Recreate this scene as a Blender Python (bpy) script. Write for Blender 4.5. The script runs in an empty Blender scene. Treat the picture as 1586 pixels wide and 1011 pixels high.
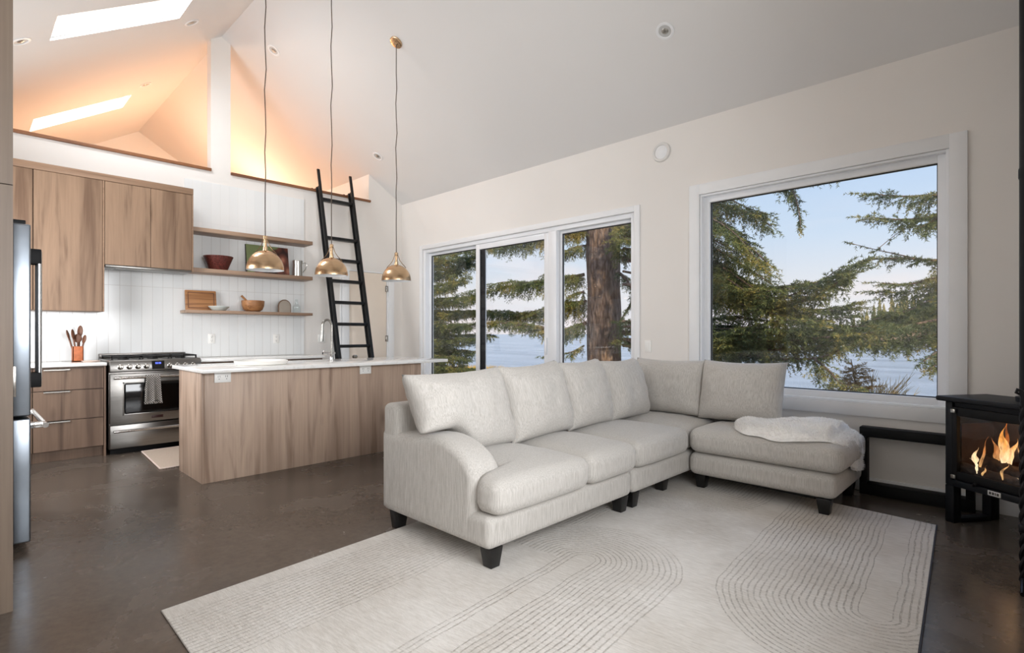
import bpy, bmesh, math, random
import numpy as np
from mathutils import Vector, Matrix, noise
random.seed(7)
RNG = np.random.default_rng(11)
SC = bpy.context.scene
COL = SC.collection
R = math.radians

# ------------------------------------------------------------------ camera
YAW = 44.2; FPX = 830.0; CXP = 793.0; CYP = 516.0; EYE = 1.20
cam = bpy.data.cameras.new('camera'); camo = bpy.data.objects.new('camera', cam)
COL.objects.link(camo); SC.camera = camo
cam.sensor_width = 36.0; cam.lens = 36.0 * FPX / 1586.0
cam.shift_y = (CYP - 505.5) / 1586.0
cam.clip_start = 0.02; cam.clip_end = 3000
camo.location = (0, 0, EYE); camo.rotation_euler = (R(90), 0, R(YAW))
SA, CA = math.sin(R(YAW)), math.cos(R(YAW))
def at(px, py, Y):
    "a point of the photograph taken at the depth plane Y = const"
    r = (px - CXP) / FPX; u = (CYP - py) / FPX
    dx, dy = -SA + r * CA, CA + r * SA
    t = Y / dy
    return Vector((dx * t, Y, EYE + u * t))

# ------------------------------------------------------------------ world, sun, exposure
SC.view_settings.view_transform = 'Standard'
SC.view_settings.look = 'None'
SC.view_settings.exposure = 0.05
SC.view_settings.gamma = 1.0
SC.view_settings.use_curve_mapping = False
try:
    SC.cycles.max_bounces = 10; SC.cycles.diffuse_bounces = 6; SC.cycles.glossy_bounces = 4
    SC.cycles.transparent_max_bounces = 16; SC.cycles.sample_clamp_indirect = 6.0
except Exception: pass

def build_world():
    w = bpy.data.worlds.new('sky'); SC.world = w; w.use_nodes = True
    nt = w.node_tree; nt.nodes.clear(); N = nt.nodes.new; L = nt.links.new
    tc = N('ShaderNodeTexCoord'); sep = N('ShaderNodeSeparateXYZ'); L(tc.outputs['Generated'], sep.inputs[0])
    cr = N('ShaderNodeValToRGB'); L(sep.outputs['Z'], cr.inputs[0])
    el = cr.color_ramp.elements
    el[0].position = 0.0; el[0].color = (.80, .78, .82, 1)
    el[1].position = 1.0; el[1].color = (.46, .60, .92, 1)
    for p, c in ((.07, (.80, .82, .86, 1)), (.16, (.62, .75, .91, 1)), (.30, (.46, .64, .90, 1))):
        e = el.new(p); e.color = c
    # soft pinkish cloud banks near the horizon
    mp = N('ShaderNodeMapping'); L(tc.outputs['Generated'], mp.inputs[0]); mp.inputs['Scale'].default_value = (3, 3, 11)
    nz = N('ShaderNodeTexNoise'); nz.inputs['Scale'].default_value = 1.6; nz.inputs['Detail'].default_value = 5; L(mp.outputs[0], nz.inputs[0])
    r2 = N('ShaderNodeValToRGB'); L(nz.outputs[0], r2.inputs[0]); r2.color_ramp.elements[0].position = .48; r2.color_ramp.elements[1].position = .68
    r3 = N('ShaderNodeValToRGB'); L(sep.outputs['Z'], r3.inputs[0])
    r3.color_ramp.elements[0].position = .0; r3.color_ramp.elements[0].color = (.9, .9, .9, 1)
    r3.color_ramp.elements[1].position = .22; r3.color_ramp.elements[1].color = (0, 0, 0, 1)
    mu = N('ShaderNodeMath'); mu.operation = 'MULTIPLY'; L(r2.outputs[0], mu.inputs[0]); L(r3.outputs[0], mu.inputs[1])
    mx = N('ShaderNodeMix'); mx.data_type = 'RGBA'; L(mu.outputs[0], mx.inputs[0]); L(cr.outputs[0], mx.inputs[6]); mx.inputs[7].default_value = (.93, .84, .84, 1)
    st = N('ShaderNodeMapRange'); L(sep.outputs['Z'], st.inputs[0]); st.inputs[1].default_value = .42; st.inputs[2].default_value = .95
    st.inputs[3].default_value = 1.0; st.inputs[4].default_value = 2.6
    bg = N('ShaderNodeBackground'); L(mx.outputs[2], bg.inputs[0]); L(st.outputs[0], bg.inputs[1])
    out = N('ShaderNodeOutputWorld'); L(bg.outputs[0], out.inputs[0])
build_world()

def add_light(name, kind, loc, direction, energy, color, size=None, size_y=None, portal=False, angle=None):
    l = bpy.data.lights.new(name, kind); o = bpy.data.objects.new(name, l); COL.objects.link(o)
    l.energy = energy; l.color = color
    if kind == 'AREA':
        l.shape = 'RECTANGLE'; l.size = size; l.size_y = size_y or size
        if portal: l.cycles.is_portal = True
    elif kind == 'SUN': l.angle = angle or R(1)
    else: l.shadow_soft_size = size or .05
    o.location = loc
    o.rotation_euler = Vector(direction).to_track_quat('-Z', 'Y').to_euler()
    return o

# layout numbers ---------------------------------------------------------------
WY = 4.82        # inner face of the window wall
KX = -7.10       # inner face of the kitchen wall
LY = -0.47       # inner face of the wall behind the fridge
EX = 0.52        # inner face of the wall by the stove
RY, RZ, EZ, SL = 2.22, 4.82, 3.21, 0.62    # ridge, eaves and roof slope
LOFTX = -11.5
def zr(y): return EZ + SL * (WY - y)
def zl(y): return RZ - SL * (RY - y)
SKYL = [(-6.23, -5.70, .545, 1.55), (-9.40, -8.81, .62, 1.62)]   # skylights on the far slope: x0,x1,y0,y1

add_light('sun', 'SUN', (20, -10, 20), (-.80, .36, -.34), 5.5, (1, .80, .52), angle=R(1.5))
# daylight of the two skylights (lamps outside their glass) and added fill lamps at made-up windows out of view
NL = Vector((0, SL, -1)).normalized()
for i, (x0, x1, y0, y1) in enumerate(SKYL):
    yc = (y0 + y1) / 2
    add_light('skylight_daylight', 'AREA', Vector(((x0 + x1) / 2, yc, zl(yc))) - NL * .14, NL, (38, 22)[i], (.96, .98, 1), x1 - x0 - .04, (y1 - y0) * math.sqrt(1 + SL * SL) - .04)
add_light('window_daylight', 'AREA', (EX - .05, 1.15, 1.75), (-1, 0, 0), 86, (.95, .97, 1), 2.4, 1.5).data.spread = R(128)
add_light('window_daylight', 'AREA', (-5.65, LY + .05, 1.75), (0, 1, 0.0), 62, (.97, .98, 1), 1.3, 1.3)
add_light('window_portal', 'AREA', (-1.32, WY + .14, 1.57), (0, -1, 0), 1, (1, 1, 1), 1.8, 1.83, portal=True)
add_light('window_portal', 'AREA', (-4.74, WY + .14, 1.23), (0, -1, 0), 1, (1, 1, 1), 3.6, 2.4, portal=True)
# warm lamps standing in the loft
add_light('loft_lamp', 'POINT', (-8.9, 1.9, 3.05), (0, 0, -1), 46, (1, .74, .50), .12)
add_light('loft_lamp', 'POINT', (-9.6, 3.2, 3.2), (0, 0, -1), 46, (1, .74, .50), .12)

# ------------------------------------------------------------------ materials
def lin(c): return tuple(((x / 255.0 + .055) / 1.055) ** 2.4 if x > 10 else x / 255.0 / 12.92 for x in c) + (1,)
MATS = {}
class NT:
    def __init__(s, name):
        s.m = bpy.data.materials.new(name); s.m.use_nodes = True
        s.t = s.m.node_tree; s.b = s.t.nodes['Principled BSDF']; s.out = s.t.nodes['Material Output']
    def n(s, k, **kw):
        x = s.t.nodes.new(k)
        for a, b in kw.items(): setattr(x, a, b)
        return x
    def l(s, a, b): s.t.links.new(a, b)
    def coord(s, scale=(1, 1, 1), kind='Object'):
        tc = s.n('ShaderNodeTexCoord'); mp = s.n('ShaderNodeMapping'); s.l(tc.outputs[kind], mp.inputs[0]); mp.inputs['Scale'].default_value = scale
        return mp.outputs[0]
    def noise(s, vec, scale, detail=4, rough=.5, dist=0):
        x = s.n('ShaderNodeTexNoise'); s.l(vec, x.inputs['Vector']); x.inputs['Scale'].default_value = scale
        x.inputs['Detail'].default_value = detail; x.inputs['Roughness'].default_value = rough; x.inputs['Distortion'].default_value = dist
        return x.outputs[0]
    def ramp(s, fac, stops):
        x = s.n('ShaderNodeValToRGB'); s.l(fac, x.inputs[0]); e = x.color_ramp.elements
        e[0].position, e[0].color = stops[0]; e[1].position, e[1].color = stops[-1]
        for p, c in stops[1:-1]:
            k = e.new(p); k.color = c
        return x.outputs[0]
    def mix(s, fac, a, b, blend='MIX'):
        x = s.n('ShaderNodeMix', data_type='RGBA', blend_type=blend)
        for v, i in ((fac, 0), (a, 6), (b, 7)):
            if hasattr(v, 'is_linked') or hasattr(v, 'links'): s.l(v, x.inputs[i])
            else: x.inputs[i].default_value = v
        return x.outputs[2]
    def math(s, op, a, b=0.0, c=0.0):
        x = s.n('ShaderNodeMath', operation=op)
        for i, v in enumerate((a, b, c)):
            if hasattr(v, 'links'): s.l(v, x.inputs[i])
            else: x.inputs[i].default_value = v
        return x.outputs[0]
    def bump(s, h, strength=.2, dist=.01):
        x = s.n('ShaderNodeBump'); x.inputs['Strength'].default_value = strength; x.inputs['Distance'].default_value = dist
        s.l(h, x.inputs['Height']); s.l(x.outputs[0], s.b.inputs['Normal'])
    def color(s, c):
        if hasattr(c, 'links'): s.l(c, s.b.inputs['Base Color'])
        else: s.b.inputs['Base Color'].default_value = c
    def pr(s, rough=.5, metal=0, spec=.5, **kw):
        s.b.inputs['Roughness'].default_value = rough; s.b.inputs['Metallic'].default_value = metal
        s.b.inputs['Specular IOR Level'].default_value = spec
        for k, v in kw.items(): s.b.inputs[k].default_value = v
def simple(name, rgb, rough=.5, metal=0, spec=.5, var=.06, vscale=6, bump=0, bscale=60, **kw):
    t = NT(name); c = lin(rgb)
    f = t.noise(t.coord(), vscale, 3)
    a = tuple(min(1, x * (1 - var)) for x in c[:3]) + (1,); b = tuple(min(1, x * (1 + var)) for x in c[:3]) + (1,)
    t.color(t.ramp(f, [(.35, a), (.65, b)])); t.pr(rough, metal, spec, **kw)
    if bump: t.bump(t.noise(t.coord(), bscale, 3), bump, .004)
    MATS[name] = t.m; return t.m
def wood(name, base, dark, axis='Z', scale=1.0, rough=.45, plank=0):
    t = NT(name)
    sc = {'X': (.55, 8, 8), 'Y': (8, .55, 8), 'Z': (8, 8, .55)}[axis]
    sc2 = {'X': (1.5, 70, 70), 'Y': (70, 1.5, 70), 'Z': (70, 70, 1.5)}[axis]
    f = t.noise(t.coord(tuple(x * scale for x in sc)), 1.0, 5, .55, .6)
    g = t.noise(t.coord(tuple(x * scale for x in sc2)), 1.0, 3, .6)
    k = t.noise(t.coord(tuple((x * scale * (.45 if x > 1 else .9)) for x in sc)), 1.0, 2, .5, .2)
    light = tuple(min(1, x * 1.14) for x in lin(base)[:3]) + (1,)
    c = t.ramp(f, [(.33, lin(dark)), (.43, lin(base)), (.52, light), (.60, lin(base)), (.70, lin(dark))])
    c = t.mix(t.ramp(k, [(.36, (.55,) * 3 + (1,)), (.54, (0, 0, 0, 1))]), c, lin(dark))
    c = t.mix(.22, c, t.ramp(g, [(.3, lin(dark)), (.7, light)]))
    # knots: few dark elongated spots
    v = t.n('ShaderNodeTexVoronoi'); v.feature = 'F1'
    vs = {'X': (1.6, 5, 5), 'Y': (5, 1.6, 5), 'Z': (5, 5, 1.6)}[axis]
    t.l(t.coord(tuple(x * scale for x in vs)), v.inputs['Vector']); v.inputs['Scale'].default_value = .8
    kn = t.ramp(v.outputs['Distance'], [(.02, (1, 1, 1, 1)), (.13, (0, 0, 0, 1))])
    c = t.mix(t.math('MULTIPLY', kn, .55), c, tuple(x * .55 for x in lin(dark)[:3]) + (1,))
    t.color(c); t.pr(rough, 0, .35); t.bump(g, .06, .002)
    MATS[name] = t.m; return t.m
def emit(name, rgb, strength, base=(0, 0, 0)):
    t = NT(name); t.color(lin(base)); t.pr(.6)
    f = t.noise(t.coord(), 9, 2)
    t.l(t.ramp(f, [(.3, tuple(x * .8 for x in lin(rgb)[:3]) + (1,)), (.7, lin(rgb))]), t.b.inputs['Emission Color'])
    t.b.inputs['Emission Strength'].default_value = strength
    MATS[name] = t.m; return t.m

simple('wall_paint', (234, 230, 225), .75, var=.012, vscale=1.2, bump=.03, bscale=220)
simple('ceiling_paint', (228, 226, 224), .8, var=.01, vscale=1.0)
simple('trim_white', (238, 239, 240), .4, var=.01)
simple('vinyl_white', (240, 242, 245), .3, var=.008)
simple('door_paint', (238, 224, 208), .45, var=.01)
simple('black_gasket', (18, 20, 24), .5)
simple('black_metal', (13, 13, 15), .6, 0, .25, bump=.04, bscale=300)
simple('stove_black', (20, 22, 27), .5, .3, .4, bump=.05, bscale=320)
simple('ladder_black', (17, 18, 20), .4, .3)
simple('leg_black', (16, 15, 15), .35)
simple('quartz_white', (240, 239, 236), .12, 0, .5, var=.02, vscale=3)
simple('steel_dark', (128, 124, 120), .3, 1)
simple('chrome', (205, 203, 200), .18, 1, var=.02)
simple('nickel', (160, 156, 150), .25, 1, var=.02)
simple('pewter', (188, 186, 180), .3, 1)
simple('glass_black', (8, 8, 9), .08, 0, .6)
simple('cast_iron', (26, 25, 25), .6, .3)
simple('outlet_white', (243, 242, 238), .35, var=.005)
simple('slot_dark', (60, 58, 55), .5)
simple('plate_white', (236, 234, 228), .3)
simple('bowl_celadon', (205, 212, 208), .3)
simple('bowl_burgundy', (92, 42, 36), .35, var=.5, vscale=70, bump=.4, bscale=90)
simple('crock_copper', (176, 98, 56), .5, var=.15, vscale=25)
simple('utensil_wood', (104, 66, 46), .5, var=.2, vscale=20)
simple('tray_pink', (222, 203, 192), .4)
simple('arch_grey', (160, 150, 138), .6)
simple('arch_rim', (110, 82, 60), .6)
simple('speaker_white', (222, 220, 216), .5)
simple('speaker_grey', (196, 196, 194), .5)
simple('ember', (150, 60, 40), .8, var=.5, vscale=40)
simple('firebrick', (58, 42, 34), .9, var=.25, vscale=14)
simple('log_char', (58, 44, 36), .9, var=.5, vscale=30, bump=.6, bscale=45)
simple('badge_dark', (48, 20, 18), .4)
simple('badge_white', (215, 215, 212), .4)
simple('brass_wire', (128, 104, 78), .35, .9)
simple('cord_brown', (84, 72, 62), .6)
simple('throw_white', (250, 248, 245), .9, var=.05, vscale=40, bump=.9, bscale=140)
simple('throw_pile', (252, 250, 247), .95, var=.03)
simple('binding_dark', (52, 54, 64), .9)
simple('iron_sheen', (22, 22, 26), .32, .5, .5, bump=.2, bscale=120)
simple('added_blind_white', (240, 240, 236), .8)
simple('dark_void', (40, 36, 32), .8)
simple('canvas_edge', (40, 34, 30), .7)
wood('oak_upper', (140, 114, 92), (100, 76, 58), 'Z')
wood('oak_fascia', (140, 113, 91), (118, 92, 72), 'Y')
wood('oak_island', (188, 164, 145), (136, 112, 95), 'Z', .9)
wood('oak_lower', (122, 99, 82), (86, 66, 53), 'Z')
wood('oak_pantry', (124, 109, 95), (98, 84, 72), 'Z')
wood('oak_shelf', (156, 130, 109), (120, 94, 75), 'Y')
wood('loft_cap', (136, 92, 62), (104, 66, 44), 'Y', 1.2)
wood('board_wood', (178, 128, 84), (122, 80, 50), 'Y', 2.4)
wood('bowl_wood', (172, 122, 80), (104, 66, 40), 'Y', 3.0)
def brushed(name, rgb, rough, sc, metal=1):
    t = NT(name); g = t.noise(t.coord(sc), 1, 3, .6); c = lin(rgb)
    t.color(t.ramp(g, [(.3, tuple(x * .86 for x in c[:3]) + (1,)), (.7, tuple(min(1, x * 1.1) for x in c[:3]) + (1,))]))
    t.pr(rough, metal); t.bump(g, .04, .001); MATS[name] = t.m
brushed('steel', (136, 133, 129), .3, (4, 4, 300))
brushed('steel_fridge', (142, 149, 157), .32, (300, 4, 4))
brushed('brass', (212, 180, 144), .25, (6, 6, 240))
def m_brass():
    m = MATS['brass']; nt = m.node_tree; b = nt.nodes['Principled BSDF']; tg = nt.nodes.new('ShaderNodeTangent'); tg.direction_type = 'RADIAL'; tg.axis = 'Z'
    nt.links.new(tg.outputs[0], b.inputs['Tangent']); b.inputs['Anisotropic'].default_value = .75
m_brass()

def m_floor():
    t = NT('concrete'); v = t.coord()
    a = t.noise(v, .55, 8, .6, .3); b = t.noise(v, 2.4, 9, .58, .4); c = t.noise(v, 26, 6, .7)
    col = t.ramp(a, [(.30, lin((66, 57, 51))), (.5, lin((84, 74, 66))), (.70, lin((108, 98, 89)))])
    col = t.mix(.5, col, t.ramp(b, [(.22, lin((58, 50, 45))), (.5, lin((82, 73, 65))), (.78, lin((118, 108, 99)))]))
    col = t.mix(.2, col, t.ramp(c, [(.3, lin((60, 51, 44))), (.7, lin((124, 112, 100)))]))
    t.color(col); t.pr(.3, 0, .45)
    t.l(t.ramp(b, [(.3, (.18,) * 3 + (1,)), (.75, (.34,) * 3 + (1,))]), t.b.inputs['Roughness'])
    t.bump(b, .03, .003); MATS['concrete'] = t.m
m_floor()
def m_fabric():
    t = NT('sofa_fabric')
    a = t.noise(t.coord((230, 230, 11)), 1, 3, .65); b = t.noise(t.coord((600, 600, 600)), 1, 2); w = t.noise(t.coord(), 5, 3)
    f = t.math('ADD', t.math('MULTIPLY', a, .7), t.math('MULTIPLY', b, .3))
    t.color(t.ramp(f, [(.34, lin((164, 160, 153))), (.5, lin((187, 183, 177))), (.66, lin((204, 200, 195)))]))
    t.pr(.95, 0, .15); t.b.inputs['Sheen Weight'].default_value = .2
    t.bump(t.math('ADD', t.math('MULTIPLY', f, .35), t.math('MULTIPLY', w, 2.2)), .34, .007); MATS['sofa_fabric'] = t.m
m_fabric()
def m_rug():
    t = NT('rug_weave'); tc = t.n('ShaderNodeTexCoord'); sp = t.n('ShaderNodeSeparateXYZ'); t.l(tc.outputs['Object'], sp.inputs[0])
    X, Y = sp.outputs[0], sp.outputs[1]
    wob = t.math('MULTIPLY', t.math('SUBTRACT', t.noise(tc.outputs['Object'], 4, 4), .5), .035)
    def capsule(cx, cy, sgn):      # distance to a half line running from (cx,cy) along sgn * Y
        dx = t.math('SUBTRACT', X, cx); dy = t.math('MULTIPLY', t.math('SUBTRACT', Y, cy), sgn)
        dy = t.math('MINIMUM', dy, 0.0)
        return t.math('ADD', t.math('SQRT', t.math('ADD', t.math('MULTIPLY', dx, dx), t.math('MULTIPLY', dy, dy))), wob)
    dash = t.ramp(t.noise(t.coord((95, 42, 1)), 1, 4, .8), [(.40, (0, 0, 0, 1)), (.58, (1, 1, 1, 1))])
    patch = t.ramp(t.noise(tc.outputs['Object'], 1.6, 2), [(.35, (.5,) * 3 + (1,)), (.6, (1, 1, 1, 1))])
    def bands(d, r0, r1, step):
        s = t.math('SINE', t.math('MULTIPLY', d, 2 * math.pi / step))
        s = t.ramp(s, [(.42, (0, 0, 0, 1)), (.92, (1, 1, 1, 1))])
        lo = t.math('GREATER_THAN', d, r0); hi = t.math('LESS_THAN', d, r1)
        return t.math('MULTIPLY', t.math('MULTIPLY', s, lo), hi)
    # three arch families and one straight family (coordinates of the rug's own corner)
    A = capsule(1.12, 1.60, -1); B = capsule(2.36, 1.92, 1); C = capsule(.95, 3.30, 1)
    pa = t.math('MULTIPLY', bands(A, .05, .50, .027), t.math('GREATER_THAN', t.math('ADD', X, t.math('MULTIPLY', t.math('GREATER_THAN', Y, 1.55), 1.0)), 1.0)); pb = bands(B, .06, .63, .027); pc = bands(C, .1, .68, .027)
    inA = t.math('LESS_THAN', A, .52); inB = t.math('LESS_THAN', B, .66)
    left = t.math('MULTIPLY', t.math('LESS_THAN', X, .84), t.math('GREATER_THAN', X, .10))
    ps = t.math('MULTIPLY', t.ramp(t.math('SINE', t.math('MULTIPLY', t.math('ADD', X, wob), 2 * math.pi / .026)), [(.45, (0, 0, 0, 1)), (.9, (1, 1, 1, 1))]), left)
    pc = t.math('MULTIPLY', pc, t.math('SUBTRACT', 1.0, t.math('MAXIMUM', inA, inB)))
    pat = t.math('MAXIMUM', t.math('MAXIMUM', pa, pb), t.math('MAXIMUM', pc, t.math('MULTIPLY', ps, t.math('SUBTRACT', 1.0, inA))))
    pat = t.math('MULTIPLY', t.math('MULTIPLY', pat, dash), patch)
    base = t.ramp(t.noise(t.coord((14, 90, 1)), 1, 4, .65), [(.3, lin((192, 187, 180))), (.5, lin((211, 207, 201))), (.7, lin((226, 223, 218)))])
    base = t.mix(.35, base, t.ramp(t.noise(tc.outputs['Object'], 2.2, 4), [(.32, lin((176, 168, 158))), (.66, lin((226, 223, 219)))]))
    t.color(t.mix(t.math('MULTIPLY', pat, .52), base, lin((108, 100, 91)))); t.pr(.95, 0, .1)
    t.bump(t.math('SUBTRACT', t.noise(t.coord((60, 200, 1)), 1, 3), pat), .5, .006); MATS['rug_weave'] = t.m
m_rug()
def m_tile(nm, grout, bmp):
    t = NT(nm); tc = t.n('ShaderNodeTexCoord'); sp = t.n('ShaderNodeSeparateXYZ'); t.l(tc.outputs['Object'], sp.inputs[0])
    cb = t.n('ShaderNodeCombineXYZ'); t.l(sp.outputs[1], cb.inputs[0]); t.l(t.math('ADD', sp.outputs[2], -.12), cb.inputs[1])
    br = t.n('ShaderNodeTexBrick'); t.l(cb.outputs[0], br.inputs['Vector']); br.offset = 0; br.squash = 1
    br.inputs['Scale'].default_value = 1; br.inputs['Brick Width'].default_value = .1; br.inputs['Row Height'].default_value = .80
    br.inputs['Mortar Size'].default_value = .0025; br.inputs['Mortar Smooth'].default_value = .3
    br.inputs['Color1'].default_value = lin((236, 237, 236)); br.inputs['Color2'].default_value = lin((229, 231, 231)); br.inputs['Mortar'].default_value = lin(grout)
    t.color(br.outputs['Color']); t.pr(.12, 0, .5)
    t.bump(t.math('ADD', t.math('MULTIPLY', t.math('SUBTRACT', 1, br.outputs['Fac']), .5), t.math('MULTIPLY', t.noise(tc.outputs['Object'], 9, 2), .25)), bmp, .004)
    MATS[nm] = t.m
m_tile('tile_white', (204, 203, 200), .2); m_tile('tile_upper', (229, 229, 227), .06)  # upper grout colour paled to imitate bright light washing it out
def m_quartz():
    t = NT('quartz'); v = t.coord()
    a = t.noise(v, 1.7, 6, .6, 1.6)
    vein = t.ramp(a, [(.47, (0, 0, 0, 1)), (.5, (1, 1, 1, 1)), (.53, (0, 0, 0, 1))])
    t.color(t.mix(t.math('MULTIPLY', vein, .16), lin((243, 242, 239)), lin((176, 166, 154)))); t.pr(.1, 0, .5); MATS['quartz'] = t.m
m_quartz()
def m_glass(name, tint=(1, 1, 1, 1), ior=1.45):
    t = NT(name); t.t.nodes.remove(t.b)
    ge = t.n('ShaderNodeNewGeometry'); dt = t.n('ShaderNodeVectorMath', operation='DOT_PRODUCT'); t.l(ge.outputs['Incoming'], dt.inputs[0]); t.l(ge.outputs['Normal'], dt.inputs[1])
    f0 = ((ior - 1) / (ior + 1)) ** 2; k5 = t.math('POWER', t.math('SUBTRACT', 1.0, t.math('ABSOLUTE', dt.outputs['Value'])), 5.0)
    fr = t.math('ADD', t.math('MULTIPLY', k5, 1 - f0), f0)
    tr = t.n('ShaderNodeBsdfTransparent'); tr.inputs[0].default_value = tint
    gl = t.n('ShaderNodeBsdfGlossy'); gl.inputs['Roughness'].default_value = 0.0
    mx = t.n('ShaderNodeMixShader'); t.l(fr, mx.inputs[0]); t.l(tr.outputs[0], mx.inputs[1]); t.l(gl.outputs[0], mx.inputs[2])
    t.l(mx.outputs[0], t.out.inputs[0]); MATS[name] = t.m
m_glass('pane_glass'); m_glass('stove_glass', (.92, .92, .94, 1)); m_glass('jar_glass', (.93, .96, .96, 1), 1.5)
def m_braid(name, a, b, sc):
    t = NT(name); v = t.coord(sc)
    w = t.n('ShaderNodeTexWave'); w.wave_type = 'BANDS'; w.bands_direction = 'DIAGONAL'; t.l(v, w.inputs['Vector']); w.inputs['Scale'].default_value = 1; w.inputs['Distortion'].default_value = 2.5
    n = t.noise(v, 2.2, 3)
    t.color(t.mix(n, t.ramp(w.outputs[0], [(.25, lin(a)), (.75, lin(b))]), lin(b))); t.pr(.95, 0, .1); t.bump(w.outputs[0], .6, .006); MATS[name] = t.m
m_braid('mat_braid', (128, 106, 90), (204, 188, 172), (30, 30, 1)); 
def m_waffle():
    t = NT('towel_waffle'); tc = t.n('ShaderNodeTexCoord'); sp = t.n('ShaderNodeSeparateXYZ'); t.l(tc.outputs['Object'], sp.inputs[0])
    a = t.math('SINE', t.math('MULTIPLY', sp.outputs[1], 300)); b = t.math('SINE', t.math('MULTIPLY', sp.outputs[2], 270))
    f = t.math('MULTIPLY', a, b); f = t.math('ADD', t.math('MULTIPLY', f, .5), .5)
    t.color(t.ramp(f, [(.2, lin((92, 84, 80))), (.6, lin((196, 190, 184))), (.9, lin((222, 217, 211)))])); t.pr(.95, 0, .1); t.bump(f, .6, .004); MATS['towel_waffle'] = t.m
m_waffle()
def m_picture():
    t = NT('print_still_life'); v = t.coord((1, 1, 1))
    vo = t.n('ShaderNodeTexVoronoi'); t.l(t.coord((9, 9, 7)), vo.inputs['Vector']); vo.inputs['Scale'].default_value = 1
    a = t.ramp(vo.outputs['Distance'], [(.05, lin((176, 120, 96))), (.35, lin((110, 58, 44))), (.7, lin((44, 24, 20)))])
    sp = t.n('ShaderNodeSeparateXYZ'); t.l(v, sp.inputs[0])
    g = t.math('ADD', t.math('MULTIPLY', sp.outputs[1], -2.6), t.math('MULTIPLY', sp.outputs[2], 2.2))
    g = t.math('ADD', g, t.math('MULTIPLY', t.noise(v, 9, 3), .5))
    t.color(t.mix(t.ramp(g, [(.72, (0, 0, 0, 1)), (.85, (1, 1, 1, 1))]), a, lin((120, 132, 88)))); t.pr(.5); MATS['print_still_life'] = t.m
m_picture()
def m_bark():
    t = NT('bark'); v = t.coord((9, 9, 2.2))
    a = t.noise(v, 1.6, 6, .7, .8); vo = t.n('ShaderNodeTexVoronoi'); t.l(t.coord((13, 13, 4)), vo.inputs['Vector']); vo.inputs['Scale'].default_value = 1.3
    t.color(t.mix(.5, t.ramp(a, [(.3, lin((76, 64, 57))), (.5, lin((130, 112, 101))), (.7, lin((170, 152, 140)))]), t.ramp(vo.outputs['Distance'], [(.1, lin((140, 120, 108))), (.6, lin((58, 47, 41)))])))
    t.pr(.95, 0, .1); t.bump(t.math('SUBTRACT', a, vo.outputs['Distance']), 1.0, .05); MATS['bark'] = t.m
m_bark()
def m_needles(name, c1, c2, c3):
    t = NT(name); a = t.noise(t.coord(), 1.6, 3); b = t.noise(t.coord(), 14, 2)
    f = t.math('ADD', t.math('MULTIPLY', a, .6), t.math('MULTIPLY', b, .4))
    t.color(t.ramp(f, [(.38, lin(c1)), (.52, lin(c2)), (.66, lin(c3))])); t.pr(.7, 0, .2)
    t.b.inputs['Subsurface Weight'].default_value = 0
    MATS[name] = t.m
m_needles('needles', (64, 78, 56), (96, 106, 66), (150, 136, 76))
m_needles('needles_brown', (104, 88, 52), (148, 122, 70), (184, 152, 88))
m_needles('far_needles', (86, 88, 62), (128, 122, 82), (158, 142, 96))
m_needles('grass_gold', (136, 116, 48), (190, 158, 66), (214, 180, 92))
simple('shore_earth', (150, 122, 92), .95, var=.3, vscale=.2)
simple('bank_earth', (140, 120, 66), .95, var=.3, vscale=1.2)
def m_water():
    t = NT('sea_water'); n1 = t.noise(t.coord((.5, 2.4, 1)), 1, 6, .65); n2 = t.noise(t.coord((.05, .16, 1)), 1, 3)
    f = t.math('ADD', n1, n2)
    t.color(t.ramp(n2, [(.3, lin((112, 122, 128))), (.7, lin((156, 163, 168)))])); t.pr(.22, 0, .5)
    t.bump(f, .6, .4); MATS['sea_water'] = t.m
m_water()
def m_flame(name, c0, c1, st, op):
    t = NT(name); t.t.nodes.remove(t.b); tc = t.n('ShaderNodeTexCoord'); sp = t.n('ShaderNodeSeparateXYZ'); t.l(tc.outputs['Object'], sp.inputs[0])
    f = t.math('ADD', t.math('MULTIPLY', t.math('SUBTRACT', sp.outputs[2], .34), 4.2), t.math('MULTIPLY', t.math('SUBTRACT', t.noise(t.coord((60, 60, 18)), 1, 3), .5), .9))
    em = t.n('ShaderNodeEmission'); t.l(t.ramp(f, [(.1, lin(c0)), (.95, lin(c1))]), em.inputs[0]); em.inputs[1].default_value = st
    tr = t.n('ShaderNodeBsdfTransparent'); mx = t.n('ShaderNodeMixShader')
    t.l(t.ramp(t.math('ADD', t.noise(t.coord((70, 70, 16)), 1, 3, .6), t.math('MULTIPLY', f, -.12)), [(.32, (op[0],) * 3 + (1,)), (.55, (op[1],) * 3 + (1,))]), mx.inputs[0])
    t.l(tr.outputs[0], mx.inputs[1]); t.l(em.outputs[0], mx.inputs[2]); t.l(mx.outputs[0], t.out.inputs[0]); MATS[name] = t.m
m_flame('flame_core', (255, 232, 184), (255, 168, 78), 1.7, (.25, .8)); m_flame('flame_tip', (255, 200, 130), (240, 128, 50), 1.3, (.08, .55))
emit('ember_glow', (255, 100, 50), .7, (70, 40, 30))
emit('display_blue', (90, 110, 255), 2.5); emit('lamp_glow', (255, 244, 226), 1.2, (220, 220, 220))

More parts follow.
